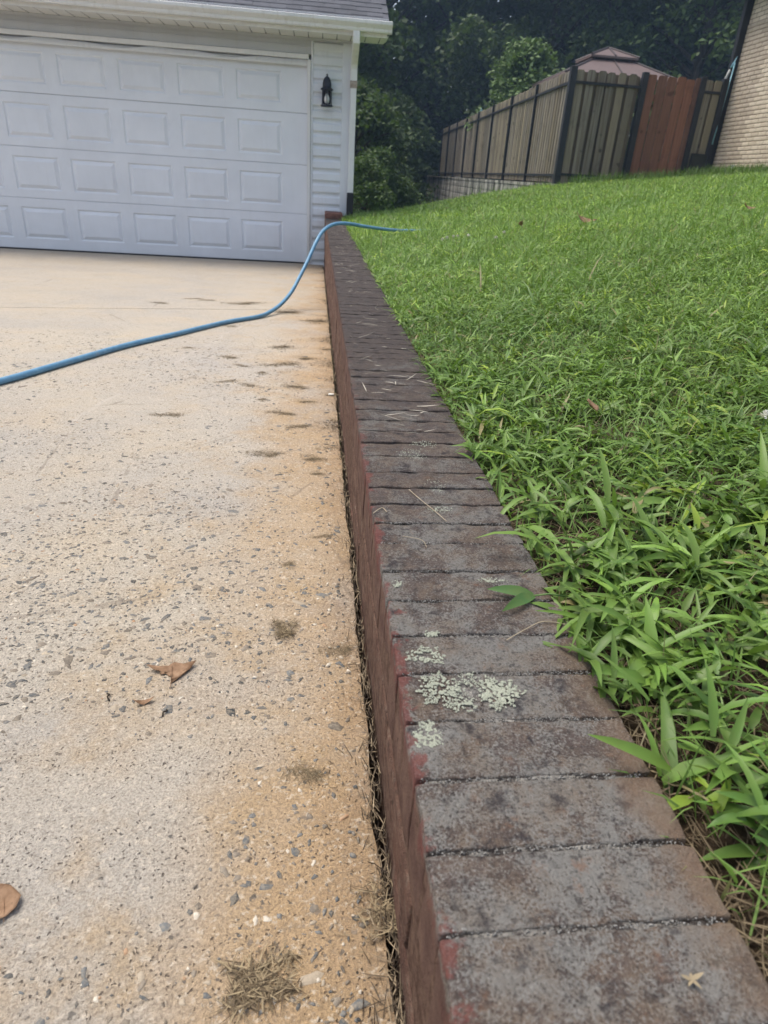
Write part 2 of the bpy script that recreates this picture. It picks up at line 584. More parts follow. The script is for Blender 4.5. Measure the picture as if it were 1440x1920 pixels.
def m_housebrick(dark):
    k = NB('cream_brick_dark' if dark else 'cream_brick', 0.85, 0.2)
    r = k.rnd()
    a, b = ((0.44, 0.36, 0.275), (0.52, 0.43, 0.335)) if dark else ((0.58, 0.48, 0.365), (0.68, 0.575, 0.45))  # darker tone for the strip of bricks by the corner
    c = k.mix(r, a, b)
    c = k.mix(k.mr(k.noise(22, 5, 0.65), 0.5, 0.7, 0, 0.35), c, (0.30, 0.235, 0.17))
    return k.done(c, 0.85, k.bump(k.noise(120, 4), 0.4, 0.004))


def m_hose():
    k = NB('pale_blue_hose', 0.42, 0.5)
    n = k.noise(35, 5, 0.7)
    c = k.mix(k.mr(n, 0.35, 0.7), (0.085, 0.23, 0.37), (0.15, 0.33, 0.47))
    c = k.mix(k.mr(k.noise(14, 6, 0.75, off=(4, 4, 1)), 0.56, 0.7, 0, 0.6), c, (0.30, 0.33, 0.33))
    return k.done(c, 0.45, k.bump(k.noise(200, 2), 0.2, 0.002))


def m_leafdry():
    k = NB('dry_leaf', 0.75, 0.25)
    ov = k.obj()
    n = k.noise(60, 5, 0.65)
    c = k.mix(k.mr(n, 0.35, 0.65), (0.17, 0.095, 0.05), (0.31, 0.195, 0.115))
    c = k.mix(k.mr(k.noise(220, 3), 0.6, 0.7, 0, 0.5), c, (0.09, 0.05, 0.03))
    return k.done(c, 0.7, k.bump(n, 0.4, 0.003))


def m_bark():
    k = NB('bark', 0.95, 0.1)
    n = k.noise(1.0, 6, 0.7, vec=k.scaled(k.pos, (14, 14, 2.5)))
    return k.done(k.mix(k.mr(n, 0.35, 0.65), (0.03, 0.024, 0.018), (0.10, 0.082, 0.062)), 0.95, k.bump(n, 0.8, 0.03))


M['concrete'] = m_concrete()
M['brick'] = m_wallbrick()
M['brickface'] = m_wallbrick(True)
M['mortar'] = m_mortar()
M['redbrick'] = m_simple('red_brown_brick', (0.17, 0.085, 0.066), 0.9, 0.2, 0.3, 30, 0.5, 160, (0.07, 0.05, 0.045, 0.6))
M['soil'] = m_soil()
M['picket'] = m_wood('weathered_picket', (0.285, 0.235, 0.155), (0.33, 0.30, 0.25), (0.10, 0.085, 0.07), rand=0.9)
M['backpicket'] = m_wood('weathered_back_picket', (0.19, 0.145, 0.10), (0.22, 0.18, 0.125), (0.09, 0.07, 0.052))
M['gateboard'] = m_wood('red_cedar_board', (0.27, 0.12, 0.075), (0.30, 0.15, 0.10), (0.16, 0.07, 0.047), rand=0.5)
M['black'] = m_simple('black_steel', (0.018, 0.02, 0.025), 0.55, 0.4)
M['vinyl'] = m_vinyl('white_vinyl_siding', (0.70, 0.73, 0.77), 0.45, 0.2)
M['door'] = m_vinyl('white_door_steel', (0.77, 0.80, 0.845), 0.4, 0.08, 0.06)
M['trim'] = m_vinyl('white_trim', (0.74, 0.74, 0.73), 0.4, 0.3)
M['soffit'] = m_vinyl('white_soffit', (0.78, 0.77, 0.72), 0.5, 0.3)
M['header'] = m_vinyl('grey_header_cladding', (0.50, 0.52, 0.55), 0.5, 0.3)
M['gutter'] = m_vinyl('white_gutter', (0.76, 0.765, 0.76), 0.35, 0.5)
M['shingle'] = m_shingle()
M['seal'] = m_simple('black_rubber', (0.02, 0.02, 0.022), 0.7)
M['iron'] = m_simple('black_iron', (0.016, 0.018, 0.03), 0.5, 0.4)
M['bulb'] = m_simple('white_bulb_glass', (0.75, 0.75, 0.72), 0.3, 0.5, 0.03)
M['block'] = m_block()
M['hbrick'] = m_housebrick(False)
M['hbrickdark'] = m_housebrick(True)
M['hmortar'] = m_simple('house_mortar', (0.17, 0.13, 0.10), 0.95, 0.1, 0.2, 20, 0.5)
M['hose'] = m_hose()


def m_core():
    k = NB('cream_brickwork', 0.9, 0.15)          # same bond as the bricks set in front of it
    x, y, z = k.xyz()
    cv = k.nt.nodes.new('ShaderNodeCombineXYZ')
    k.put(cv.inputs[0], k.math('SUBTRACT', 13.28, y))
    k.put(cv.inputs[1], k.math('SUBTRACT', z, 0.27 - 0.0335))
    b = k.nt.nodes.new('ShaderNodeTexBrick')
    k.put(b.inputs['Vector'], cv.outputs[0])
    b.inputs['Scale'].default_value = 1.0
    b.inputs['Brick Width'].default_value = 0.204
    b.inputs['Row Height'].default_value = 0.067
    b.inputs['Mortar Size'].default_value = 0.006
    b.inputs['Color1'].default_value = (0.58, 0.48, 0.365, 1)
    b.inputs['Color2'].default_value = (0.68, 0.575, 0.45, 1)
    b.inputs['Mortar'].default_value = (0.17, 0.13, 0.10, 1)
    return k.done(b.outputs['Color'], 0.9)


M['hcore'] = m_core()
M['grey'] = m_simple('dark_groove', (0.10, 0.10, 0.105), 0.8)
M['dryleaf'] = m_leafdry()
M['bark'] = m_bark()
M['gazebo'] = m_simple('brown_roof_metal', (0.14, 0.098, 0.088), 0.6, 0.4, 0.1, 2)
M['gazebodark'] = m_simple('dark_brown_metal', (0.06, 0.045, 0.042), 0.5, 0.4, 0.1, 2)
M['teal'] = m_simple('pale_blue_pole', (0.22, 0.42, 0.50), 0.4)
M['greypaint'] = m_simple('grey_paint', (0.42, 0.43, 0.40), 0.6)
M['pale'] = m_simple('pale_petal', (0.75, 0.73, 0.66), 0.7)
M['lichen'] = strand_mat('lichen_crust', 0.95)
def m_stones():
    k = NB('aggregate', 0.8, 0.2)
    c = k.mix(k.mr(k.noise(260, 4, 0.7), 0.42, 0.62, 0, 0.5), k.attr(), (0.36, 0.30, 0.22))
    return k.done(c, 0.85, k.bump(k.noise(330, 3), 0.5, 0.002))


M['stones'] = m_stones()
M['brownplastic'] = m_simple('dark_screen', (0.045, 0.045, 0.04), 0.8, 0.2)

glass = NB('lantern_glass', 0.05, 0.5)
glass.b.inputs['Transmission Weight'].default_value = 1.0
glass.b.inputs['IOR'].default_value = 1.05
M['glass'] = glass.done((0.9, 0.92, 0.95))

# ------------------------------------------------------------------ ground and driveway
def build_ground():
    xs = [-400, -120, -40, -12, -4, -1, -0.3, 0.05, 0.13, 0.19, 0.255, 0.3, 0.4, 0.5] + list(np.arange(0.7, 5, 0.25)) + list(np.arange(5, 16, 0.6)) + [18, 22, 28, 40, 70, 140, 400]
    ys = [-400, -120, -30, -8, -3] + list(np.arange(-1, 15, 0.25)) + list(np.arange(15, 40, 1.0)) + [45, 60, 90, 150, 300, 600]
    V, Fc = [], []
    for y in ys:
        for x in xs:
            if x < 0.2: z = drive_z(max(-10, min(y, 30))) - 0.09
            else: z = float(lawn_z(min(x, 24), y))
            V.append((x, y, z))
    nx = len(xs)
    for j in range(len(ys) - 1):
        for i in range(nx - 1):
            Fc.append((j * nx + i, j * nx + i + 1, (j + 1) * nx + i + 1, (j + 1) * nx + i))
    tag(place('ground', mesh_from('ground', V, Fc, M['soil'], True), (0, 0, 0)), kind='structure')


build_ground()


def edge_x(y):
    return XL - 0.013 + 0.006 * mnoise.noise(Vector((y * 9, 3, 1))) + 0.005 * mnoise.noise(Vector((y * 40, 8, 2)))


def joint_y(x):
    return 4.60 + 0.29 * max(x, -3.5) + 0.02 * math.sin(x * 3)


def build_driveway():
    d = thing('driveway', (0, 0, 0), kind='structure')
    for part in (0, 1):
        V, Fc = [], []
        n = 260 if part == 0 else 140
        ts = [k / n for k in range(n + 1)]
        us = [0, 0.3, 0.6, 0.8, 0.88, 0.94, 0.975, 0.992, 1.0, 1.0]
        for t in ts:
            for j, u in enumerate(us):
                x = -9 + u * (XL - 0.02 + 9)
                if part == 0:
                    y1 = joint_y(x) - 0.005
                    y = -2.5 + t * (y1 + 2.5)
                else:
                    y0 = joint_y(x) + 0.005
                    y = y0 + t * (FY + 0.12 - y0)
                if u == 1.0: x = edge_x(y)
                z = drive_z(y)
                if u == 0.992: z += 0
                if u == 1.0 and j == len(us) - 2: z -= 0.002
                if j == len(us) - 1: z -= 0.05; x += 0.004
                V.append((x, y, z))
        m = len(us)
        for i in range(n):
            for j in range(m - 1):
                Fc.append((i * m + j, i * m + j + 1, (i + 1) * m + j + 1, (i + 1) * m + j))
        # drop the joint edges down a little
        b = len(V)
        row = 0 if part == 1 else n
        for j in range(m):
            x, y, z = V[row * m + j]
            V.append((x, y + (0.002 if part == 0 else -0.002), z - 0.03))
        for j in range(m - 1):
            q = (row * m + j, row * m + j + 1, b + j + 1, b + j)
            Fc.append(q if part == 1 else q[::-1])
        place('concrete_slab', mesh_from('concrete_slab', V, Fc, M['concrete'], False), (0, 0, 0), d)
    # exposed aggregate: low domes with an irregular outline set into the surface
    pts = []
    tries = 0
    while len(pts) < 13000 and tries < 400000:
        tries += 1
        y = 0.12 + 3.3 * random.random() ** 1.7
        lo = -0.45 - 0.52 * y
        x = random.uniform(lo, XL - 0.03)
        dens = 0.5 + 0.9 * mnoise.noise(Vector((x * 2.6, y * 2.6, 4))) + 0.35 * mnoise.noise(Vector((x * 9, y * 9, 1)))
        dens += 0.75 * math.exp(-((y - 0.95) / 0.3) ** 2) * (1 if x < -0.15 else 0.45)
        dens -= 0.6 * math.exp(-(((x + 0.25) / 0.16) ** 2 + ((y - 0.48) / 0.14) ** 2))
        if x > -0.06: dens *= 0.55
        if random.random() < dens * 0.75: pts.append((x, y))
    V, T, C = [], [], []
    for (x, y) in pts:
        r = min(0.0075, 0.0009 + 0.00105 * random.expovariate(1.0)) * (1 + 0.15 * y)
        n = 7
        a0 = random.random() * 6.28
        el = random.uniform(1, 2.0)
        an = random.random() * 3.14
        c = random.random()
        if c < 0.55:
            q = random.uniform(0.6, 2.0); col = (0.075 * q, 0.080 * q, 0.080 * q)
        elif c < 0.75: q = random.uniform(0.7, 1.3); col = (0.17 * q, 0.145 * q, 0.115 * q)
        elif c < 0.9: q = random.uniform(0.8, 1.1); col = (0.42 * q, 0.35 * q, 0.26 * q)
        elif c < 0.92: col = (0.42, 0.26, 0.15); r = min(r, 0.003)
        else: col = (0.60, 0.54, 0.44); r = min(r, 0.003)
        z = drive_z(y)
        b = len(V)
        V.append((x, y, z + 0.0007)); C.append(col)
        for ring, (s, hh) in enumerate(((0.75, 0.0006), (1.0, -0.0009))):
            for k in range(n):
                a = a0 + 6.2832 * k / n
                rr = r * s * (1 + 0.34 * math.sin(k * 2.1 + a0 * 3) + 0.2 * math.sin(k * 5 + a0 * 7))
                px, py = rr * el * math.cos(a), rr * math.sin(a)
                xx = x + px * math.cos(an) - py * math.sin(an)
                yy = y + px * math.sin(an) + py * math.cos(an)
                V.append((xx, yy, drive_z(yy) + hh)); C.append(col)
        for k in range(n):
            k2 = (k + 1) % n
            T.append((b, b + 1 + k, b + 1 + k2))
            T.append((b + 1 + k, b + 1 + n + k, b + 1 + n + k2))
            T.append((b + 1 + k, b + 1 + n + k2, b + 1 + k2))
    me = mesh_np('aggregate_stone', np.array(V), np.array(T), M['stones'], np.array(C), True)
    tag(place('aggregate_stone', me, (0, 0, 0), d), kind='stuff')
    return d


build_driveway()

# ------------------------------------------------------------------ brick retaining wall
def build_wall():
    w = thing('brick_retaining_wall', (XL + 0.1, 4.0, -0.75), 'low brick retaining wall with weathered rowlock cap between driveway and lawn', 'wall')
    y_end = FY - 0.004
    # mortar core
    mb = MB()
    ys = list(np.arange(-0.7, 1.2, 0.006)) + list(np.arange(1.2, y_end, 0.03)) + [y_end]
    V, Fc = [], []
    prof = [(XL + 0.0012, -1.2), (XL + 0.0006, WZ - 0.10), (XL + 0.0008, WZ - 0.009), (XL + 0.012, WZ - 0.0030), (XL + 0.04, WZ - 0.0022), (XL + 0.08, WZ - 0.0018), (XL + 0.12, WZ - 0.0018), (XL + 0.16, WZ - 0.0030), (XR - 0.010, WZ - 0.0060), (XR - 0.004, WZ - 0.010), (XR - 0.004, -1.2)]
    for y in ys:
        for i, (x, z) in enumerate(prof):
            dz = 0
            if 2 <= i <= 8:
                dz = 0.0018 * mnoise.noise(Vector((x * 45, y * 45, 2))) + 0.0012 * mnoise.noise(Vector((x * 160, y * 160, 5))) - 0.0055 * max(0, min(1, (y - 0.52) / 0.3))
            V.append((x, y, z + dz))
    m = len(prof)
    for j in range(len(ys) - 1):
        for i in range(m - 1):
            Fc.append((j * m + i, (j + 1) * m + i, (j + 1) * m + i + 1, j * m + i + 1))
    e = len(ys) - 1
    Fc.append(tuple(range(m))[::-1])
    Fc.append(tuple(e * m + i for i in range(m)))
    mb.add(V, Fc)
    mb.build('mortar_core', M['mortar'], w)
    # cap bricks laid on edge
    joints = [0.238, 0.295, 0.357, 0.421, 0.483, 0.543, 0.607, 0.670, 0.739, 0.797, 0.855, 0.911, 0.973, 1.042, 1.106]
    y = joints[0]
    before = []
    while y > -0.55:
        y -= 0.0622
        before.append(y)
    js = before[::-1] + joints
    while js[-1] < y_end - 0.09:
        js.append(js[-1] + 0.0622 + random.uniform(-0.003, 0.003))
    js.append(y_end)
    L = XR - XL
    protos = [rounded_box_mesh('cap_brick', (L, 0.0550, 0.092), 0.0022, 0.0022, M['brick'], s, (22, 7, 3), 42) for s in range(14)]
    near = 0
    for k in range(len(js) - 1):
        a, b = js[k], js[k + 1]
        gap = 0.0040 if b < 0.66 else 0.0046
        wd = b - a - gap
        yc = (a + b) / 2
        me = protos[(k * 5 + 3) % 14]
        o = place('cap_brick', me, ((XL + XR) / 2 + random.uniform(-0.0006, 0.0006), yc, WZ - 0.046 + random.uniform(-0.0014, 0.0012) * (0.5 if b < 0.7 else 1)), w,
                  (random.uniform(-0.022, 0.022) * (0.45 if b < 0.7 else 1), random.uniform(-0.006, 0.006), random.uniform(-0.003, 0.003)), (1.0, wd / 0.0550, 1))
        if random.random() < 0.5: o.rotation_euler.z += math.pi
    # face bricks below the cap on the driveway side, level courses, the driveway falls away beside them
    fp = [rounded_box_mesh('face_brick', (0.092, 0.199, 0.060), 0.003, 0.0012, M['brickface'], 40 + s, (3, 6, 2), 40) for s in range(8)]
    zc = WZ - 0.092 - 0.010 - 0.0285
    course = 0
    while zc > -1.1:
        y = -0.5 + (0.10 if course % 2 else 0)
        while y < y_end - 0.02:
            ye = min(y + 0.195, y_end)
            if zc + 0.0285 > drive_z(ye) - 0.02:
                place('face_brick', fp[random.randrange(8)], (XL + 0.046 + random.uniform(-0.002, 0.002), (y + ye) / 2, zc), w,
                      (0, 0, random.uniform(-0.006, 0.006)), (1, (ye - y) / 0.195, 1))
            y += 0.205
        zc -= 0.067
        course += 1
    # crumbled mortar standing in the near joints
    g = np.random.default_rng(123)
    V, T, C = [], [], []
    for jy in [a for a in js if 0.15 < a < 0.80]:
        for _ in range(330):
            x = g.uniform(XL + 0.004, XR - 0.006)
            y = jy + g.normal(0, 0.0017) + 0.0006 * math.sin(x * 90)
            s = g.uniform(0.0004, 0.0012)
            z = WZ - 0.0012 + g.uniform(-0.0006, 0.0012)
            q = g.uniform(0.5, 1.15)
            col = (0.05, 0.045, 0.042) if g.random() < 0.25 else (0.31 * q, 0.30 * q, 0.275 * q)
            b = len(V)
            for d in ((s, 0, 0), (-s, 0, 0), (0, s * 0.8, 0), (0, -s * 0.8, 0), (0, 0, s * 0.9), (0, 0, -s)):
                V.append((x + d[0] * g.uniform(0.7, 1.2), y + d[1], z + d[2])); C.append(col)
            for a_, b_, c_ in ((0, 2, 4), (2, 1, 4), (1, 3, 4), (3, 0, 4), (2, 0, 5), (1, 2, 5), (3, 1, 5), (0, 3, 5)): T.append((b + a_, b + b_, b + c_))
    me = mesh_np('mortar_crumb', np.array(V) - np.array(w.location), np.array(T), M['lichen'], np.array(C))
    tag(place('mortar_crumb', me, w.location, w), kind='stuff')
    # raised end against the garage: cleaner red bricks laid flat
    ep = [rounded_box_mesh('end_brick', (XR - XL, 0.088, 0.057), 0.003, 0.0014, M['redbrick'], 90 + s, (6, 3, 2), 40) for s in range(3)]
    for i in range(6):
        place('end_brick', ep[i % 3], ((XL + XR) / 2, y_end - 0.046 - i * 0.094, WZ + 0.0305), w, (0, 0, random.uniform(-0.01, 0.01)))
    # lichen rosettes on the cap
    def lichen(cx, cy, rx, ry, n, seed, hollow=0.0):
        rr = random.Random(seed)
        V, T, C = [], [], []
        for _ in range(n * 4):
            a = rr.random() * 6.283
            d = (rr.random() ** 0.6)
            if d < hollow: d = hollow + rr.random() * 0.2
            lob = 0.86 + 0.12 * math.sin(a * 3 + seed) + 0.14 * math.sin(a * 7 + seed * 2) + 0.1 * math.sin(a * 17 + seed)
            x, y = cx + rx * d * lob * math.cos(a), cy + ry * d * lob * math.sin(a)
            if mnoise.noise(Vector((x * 330, y * 330, seed))) + 0.5 * mnoise.noise(Vector((x * 110, y * 110, seed))) < -0.05: continue
            s = rr.uniform(0.0004, 0.0009)
            g = rr.uniform(0.8, 1.12)
            col = (0.40 * g, 0.42 * g, 0.335 * g)
            z = WZ + 0.0013 + rr.random() * 0.0007
            b = len(V)
            k = 6
            tx, ty = rr.uniform(-0.4, 0.4), rr.uniform(-0.4, 0.4)
            V.append((x, y, z + 0.0005)); C.append(col)
            for j in range(k):
                an = a + 6.283 * j / k
                q = s * (1 + 0.5 * math.sin(j * 3 + seed + a * 9))
                px, py = q * math.cos(an), q * math.sin(an)
                V.append((x + px, y + py, z - 0.0004 + px * tx + py * ty)); C.append(tuple(c * 0.8 for c in col))
            for j in range(k): T.append((b, b + 1 + j, b + 1 + (j + 1) % k))
        me = mesh_np('lichen', np.array(V) - np.array(w.location), np.array(T), M['lichen'], np.array(C))
        place('lichen', me, w.location, w)
    for i, q in enumerate([(0.175, 0.455, 0.024, 0.023, 900, 0.0), (0.120, 0.462, 0.024, 0.022, 620, 0.25), (0.100, 0.404, 0.014, 0.017, 460, 0), (0.114, 0.510, 0.021, 0.014, 360, 0.45),
                           (0.137, 0.440, 0.016, 0.012, 160, 0), (0.182, 0.838, 0.024, 0.012, 60, 0.2), (0.124, 0.545, 0.012, 0.006, 80, 0), (0.098, 0.640, 0.008, 0.008, 60, 0), (0.215, 0.648, 0.02, 0.006, 90, 0),
                           (0.17, 1.05, 0.03, 0.03, 50, 0.2), (0.20, 1.10, 0.03, 0.02, 60, 0.1), (0.19, 0.92, 0.02, 0.03, 30, 0), (0.15, 0.475, 0.01, 0.012, 60, 0)]):
        lichen(q[0], q[1], q[2], q[3], q[4], i + 1, q[5])


build_wall()

# ------------------------------------------------------------------ garage
GX0, GX1 = -5.35, 0.402
DX1 = -0.132                                      # right jamb
DX0 = DX1 - 4.88
DZ0, DZ1 = -0.979, 1.145
SOF = 1.35


def build_garage():
    g = thing('garage', (-2.3, FY, -1.0), 'white vinyl sided garage with panelled roll up door and grey shingle roof', 'garage')
    # shell of the building
    mb = MB()
    mb.box(GX0, DX0 - 0.09, FY + 0.02, FY + 6.5, -1.3, SOF)            # left of the door
    mb.box(DX1 + 0.075, GX1 - 0.006, FY + 0.021, FY + 6.4, -1.3, SOF - 0.002)
    mb.box(DX0 - 0.09, DX1 + 0.075, FY + 0.13, FY + 6.3, DZ1 + 0.02, SOF - 0.004)
    mb.box(DX0 - 0.09, DX1 + 0.075, FY + 0.16, FY + 0.2, -1.3, DZ1 + 0.02)
    mb.build('wall', M['vinyl'], g)
    hd = MB().box(DX0 - 0.09, DX1 + 0.0375, FY - 0.004, FY + 0.12, DZ1 + 0.055, SOF - 0.003)
    hd.box(DX0 - 0.09, DX1 + 0.012, FY - 0.012, FY - 0.004, DZ1 + 0.125, DZ1 + 0.131)
    hd.build('header_panel', M['header'], g)
    # trim round the opening
    MB().box(DX0 - 0.02, DX1 + 0.012, FY - 0.022, FY + 0.07, DZ1 + 0.006, DZ1 + 0.052).build('door_trim', M['trim'], g, bevel=0.004)
    MB().box(DX1 - 0.002, DX1 + 0.034, FY - 0.024, FY + 0.10, drive_z(FY) - 0.01, DZ1 + 0.004).build('door_trim', M['trim'], g, bevel=0.004)
    MB().box(DX1 + 0.038, DX1 + 0.062, FY - 0.016, FY + 0.02, drive_z(FY) - 0.02, SOF - 0.02).build('door_trim', M['vinyl'], g, bevel=0.003)
    MB().box(DX1 + 0.0335, DX1 + 0.0385, FY - 0.006, FY + 0.02, drive_z(FY) - 0.02, DZ1).build('seal_strip', M['seal'], g)
    # siding boards: dutch lap, each a board of its own
    sx0, sx1 = DX1 + 0.063, 0.258
    prof = [(0.004, 0.002), (0.0, -0.020), (0.010, -0.0225), (0.070, -0.018), (0.092, -0.003), (0.131, -0.001)]
    v = []
    for X in (sx0, sx1):
        v += [(X, yy, zz) for (zz, yy) in prof]
    n = len(prof)
    fc = [(i, n + i, n + i + 1, i + 1) for i in range(n - 1)]
    sm = mesh_from('siding_board', [(p[0] - (sx0 + sx1) / 2, p[1], p[2]) for p in v], fc, M['vinyl'])
    z = -1.06
    while z < SOF - 0.03:
        place('siding_board', sm, ((sx0 + sx1) / 2, FY, z), g)
        z += 0.1275
    MB().box(0.256, GX1, FY - 0.024, FY + 0.1, -1.15, SOF - 0.002).build('corner_board', M['vinyl'], g, bevel=0.004)
    # right side wall boards (seen from a step aside)
    v2 = []
    for Y in (FY + 0.1, FY + 6.4):
        v2 += [(-yy, Y, zz) for (zz, yy) in prof]
    sm2 = mesh_from('siding_board', [(p[0], p[1] - FY, p[2]) for p in v2], [q[::-1] for q in fc], M['vinyl'])
    z = -1.06
    while z < SOF - 0.03:
        place('siding_board', sm2, (GX1 - 0.012, FY, z), g)
        z += 0.1275
    # the door: four sections, raised panels
    dy = FY + 0.05
    door = place('garage_door', MB_mesh_backing(dy), (-2.572, dy, -1.0), g)
    secs = [(DZ0, -0.422), (-0.421, 0.110), (0.111, 0.636), (0.638, DZ1)]
    cols = [-0.935 - 0.640 * k for k in range(8)]
    pw = 0.505
    for (z0, z1) in secs:
        pz0, pz1 = z0 + 0.088, z1 - 0.095
        if z0 == DZ0: pz0 = z0 + 0.115
        if z1 == DZ1: pz1 = z1 - 0.12
        # face with openings where the panels sit
        xs = [DX0 + 0.004]
        for c in reversed(cols): xs += [c, c + pw]
        xs.append(DX1 - 0.004)
        zs = [z0 + 0.0005, z0 + 0.004, pz0, pz1, z1 - 0.005, z1 - 0.0005]
        yo = [0.006, 0, 0, 0, 0, 0.005]
        V, Fc = [], []
        for i, x in enumerate(xs):
            for j, zz in enumerate(zs): V.append((x, dy + yo[j], zz))
        m = len(zs)
        for i in range(len(xs) - 1):
            for j in range(m - 1):
                if j == 2 and i % 2 == 1: continue
                Fc.append((i * m + j, (i + 1) * m + j, (i + 1) * m + j + 1, i * m + j + 1))
        MB().add(V, Fc).build('door_section', M['door'], door)
        pp = [(0, 0), (0.014, 0.013), (0.018, 0.013), (0.052, -0.004), (0.056, -0.0045)]
        hw, hh = pw / 2, (pz1 - pz0) / 2
        V, Fc = [], []
        for (ins, yy) in pp:
            V += [(-hw + ins, yy, -hh + ins), (hw - ins, yy, -hh + ins), (hw - ins, yy, hh - ins), (-hw + ins, yy, hh - ins)]
        for i in range(len(pp) - 1):
            for k in range(4):
                Fc.append((i * 4 + k, i * 4 + (k + 1) % 4, (i + 1) * 4 + (k + 1) % 4, (i + 1) * 4 + k))
        b = (len(pp) - 1) * 4
        Fc.append((b, b + 1, b + 2, b + 3))
        pm = mesh_from('door_panel', V, Fc, M['door'])
        for c in cols: place('door_panel', pm, (c + hw, dy, (pz0 + pz1) / 2), door)
    MB().box(DX0, DX1, dy + 0.002, dy + 0.04, DZ0 - 0.028, DZ0).build('bottom_seal', M['seal'], door)
    # wavy top seal: sags away from the trim and leaves dark slits
    V, Fc = [], []
    N = 90
    for i in range(N + 1):
        x = DX0 + (DX1 - DX0) * i / N
        sag = 0.016 + 0.018 * math.sin(x * 5.2 + 0.5) + 0.008 * math.sin(x * 11)
        V += [(x, FY - 0.008, DZ1 - 0.055), (x, FY - 0.010 - 0.008 * math.sin(x * 5.2), DZ1 + 0.004 - max(0, sag)), (x, FY + 0.045, DZ1 + 0.003 - max(0, sag) * 0.4)]
    for i in range(N):
        for k in range(2): Fc.append((i * 3 + k, (i + 1) * 3 + k, (i + 1) * 3 + k + 1, i * 3 + k + 1))
    MB().add(V, Fc).build('top_seal', M['trim'], door, smooth=True)
    # soffit with grooves, fascia, gutter
    ex0, ex1 = GX0 - 0.3, 0.70
    ey = FY - 0.36
    sf = MB().box(ex0, ex1, ey, FY + 0.015, SOF, SOF + 0.012)
    so = sf.build('soffit', M['soffit'], g)
    x = ex1 - 0.06
    gm = mesh_from('soffit_groove', [(-0.0015, -0.165, -0.0015), (0.0015, -0.165, -0.0015), (0.007, 0.155, -0.0015), (-0.004, 0.155, -0.0015)], [(0, 3, 2, 1)], M['grey'])
    while x > -4.2:
        place('soffit_groove', gm, (x, FY - 0.185, SOF - 0.0005), so)
        x -= 0.153
    MB().box(ex0, GX1 + 0.01, FY - 0.03, FY - 0.024, SOF - 0.028, SOF - 0.0015).build('soffit_channel', M['header'], g)
    MB().box(ex0, ex1 + 0.01, ey - 0.02, ey, SOF - 0.005, SOF + 0.16).build('fascia', M['trim'], g)
    gy, gz = ey - 0.021, SOF + 0.028
    gp = [(0, 0.0), (-0.062, 0.0), (-0.070, 0.012), (-0.074, 0.030), (-0.094, 0.050), (-0.108, 0.066), (-0.110, 0.092), (-0.104, 0.096), (-0.098, 0.090), (-0.060, 0.030), (-0.055, 0.012), (0, 0.012)]
    V, Fc = [], []
    for X in (ex0, 0.748):
        V += [(X, gy + a, gz + b) for (a, b) in gp]
    m = len(gp)
    for i in range(m): Fc.append((i, (i + 1) % m, m + (i + 1) % m, m + i))
    gu = MB().add(V, Fc).build('gutter', M['gutter'], g)
    V = [(0.748, gy + a, gz + b) for (a, b) in gp[:7]] + [(0.748, gy, gz + 0.092)]
    V2 = [(p[0] + 0.004, p[1], p[2]) for p in V]
    k = len(V)
    MB().add(V + V2, [tuple(range(k - 1, -1, -1)), tuple(range(k, 2 * k))] + [(i, (i + 1) % k, k + (i + 1) % k, k + i) for i in range(k)]).build('gutter_end_cap', M['gutter'], gu)
    # soffit end return on the right
    MB().add([(0.70, ey, SOF), (0.735, ey, SOF + 0.03), (0.735, FY + 0.015, SOF + 0.03), (0.70, FY + 0.015, SOF)], [(0, 1, 2, 3)]).build('rake_return', M['soffit'], g)
    # downspout: offset elbow then straight down, black drain sleeve
    dx = 0.382

    def rect_sweep(path, w, d):
        V, Fc = [], []
        for (y, z, nx_, nz_) in path:
            for (sx, sd) in ((-1, -1), (1, -1), (1, 1), (-1, 1)):
                V.append((dx + sx * w / 2, y + nx_ * sd * d / 2, z + nz_ * sd * d / 2))
        for i in range(len(path) - 1):
            for k2 in range(4): Fc.append((i * 4 + k2, i * 4 + (k2 + 1) % 4, (i + 1) * 4 + (k2 + 1) % 4, (i + 1) * 4 + k2))
        Fc += [(3, 2, 1, 0), tuple(len(V) - 4 + i for i in range(4))]
        return MB().add(V, Fc)
    fy = FY - 0.065
    ds = rect_sweep([(gy - 0.035, gz + 0.01, 1, 0), (gy - 0.035, gz - 0.06, 1, 0), (gy - 0.025, gz - 0.10, 0.95, 0.3), (fy - 0.03, gz - 0.235, 0.8, 0.6), (fy, gz - 0.29, 1, 0), (fy, gz - 0.46, 1, 0)], 0.074, 0.055).build('downspout', M['gutter'], gu, bevel=0.006)
    rect_sweep([(fy, gz - 0.44, 1, 0), (fy, -0.17, 1, 0)], 0.068, 0.05).build('downspout', M['gutter'], gu, bevel=0.005)
    rect_sweep([(fy, gz - 0.40, 1, 0), (fy, gz - 0.47, 1, 0)], 0.078, 0.06).build('downspout_strap', m_simple('rusty_strap', (0.36, 0.30, 0.25), 0.7, 0.3, 0.3, 40), gu)
    rect_sweep([(fy, -0.15, 1, 0), (fy, -0.47, 1, 0)], 0.078, 0.066).build('drain_sleeve', M['seal'], gu, bevel=0.008)
    # roof with single shingles where they can be told apart
    ry0, rz0 = gy - 0.045, gz + 0.085
    pitch = math.atan(0.5)
    cs, sn = math.cos(pitch), math.sin(pitch)
    up = Vector((0, cs, sn))
    nr = Vector((0, -sn, cs))
    P0 = Vector((0, ry0, rz0))

    def rp(x, s, h): return Vector((x, 0, 0)) + P0 + up * s + nr * h
    V = [rp(ex0, 0.0, -0.03), rp(0.715, 0.0, -0.03), rp(0.715, 4.0, -0.03), rp(ex0, 4.0, -0.03), rp(ex0, 0.0, -0.004), rp(0.715, 0.0, -0.004), rp(0.715, 4.0, -0.004), rp(ex0, 4.0, -0.004)]
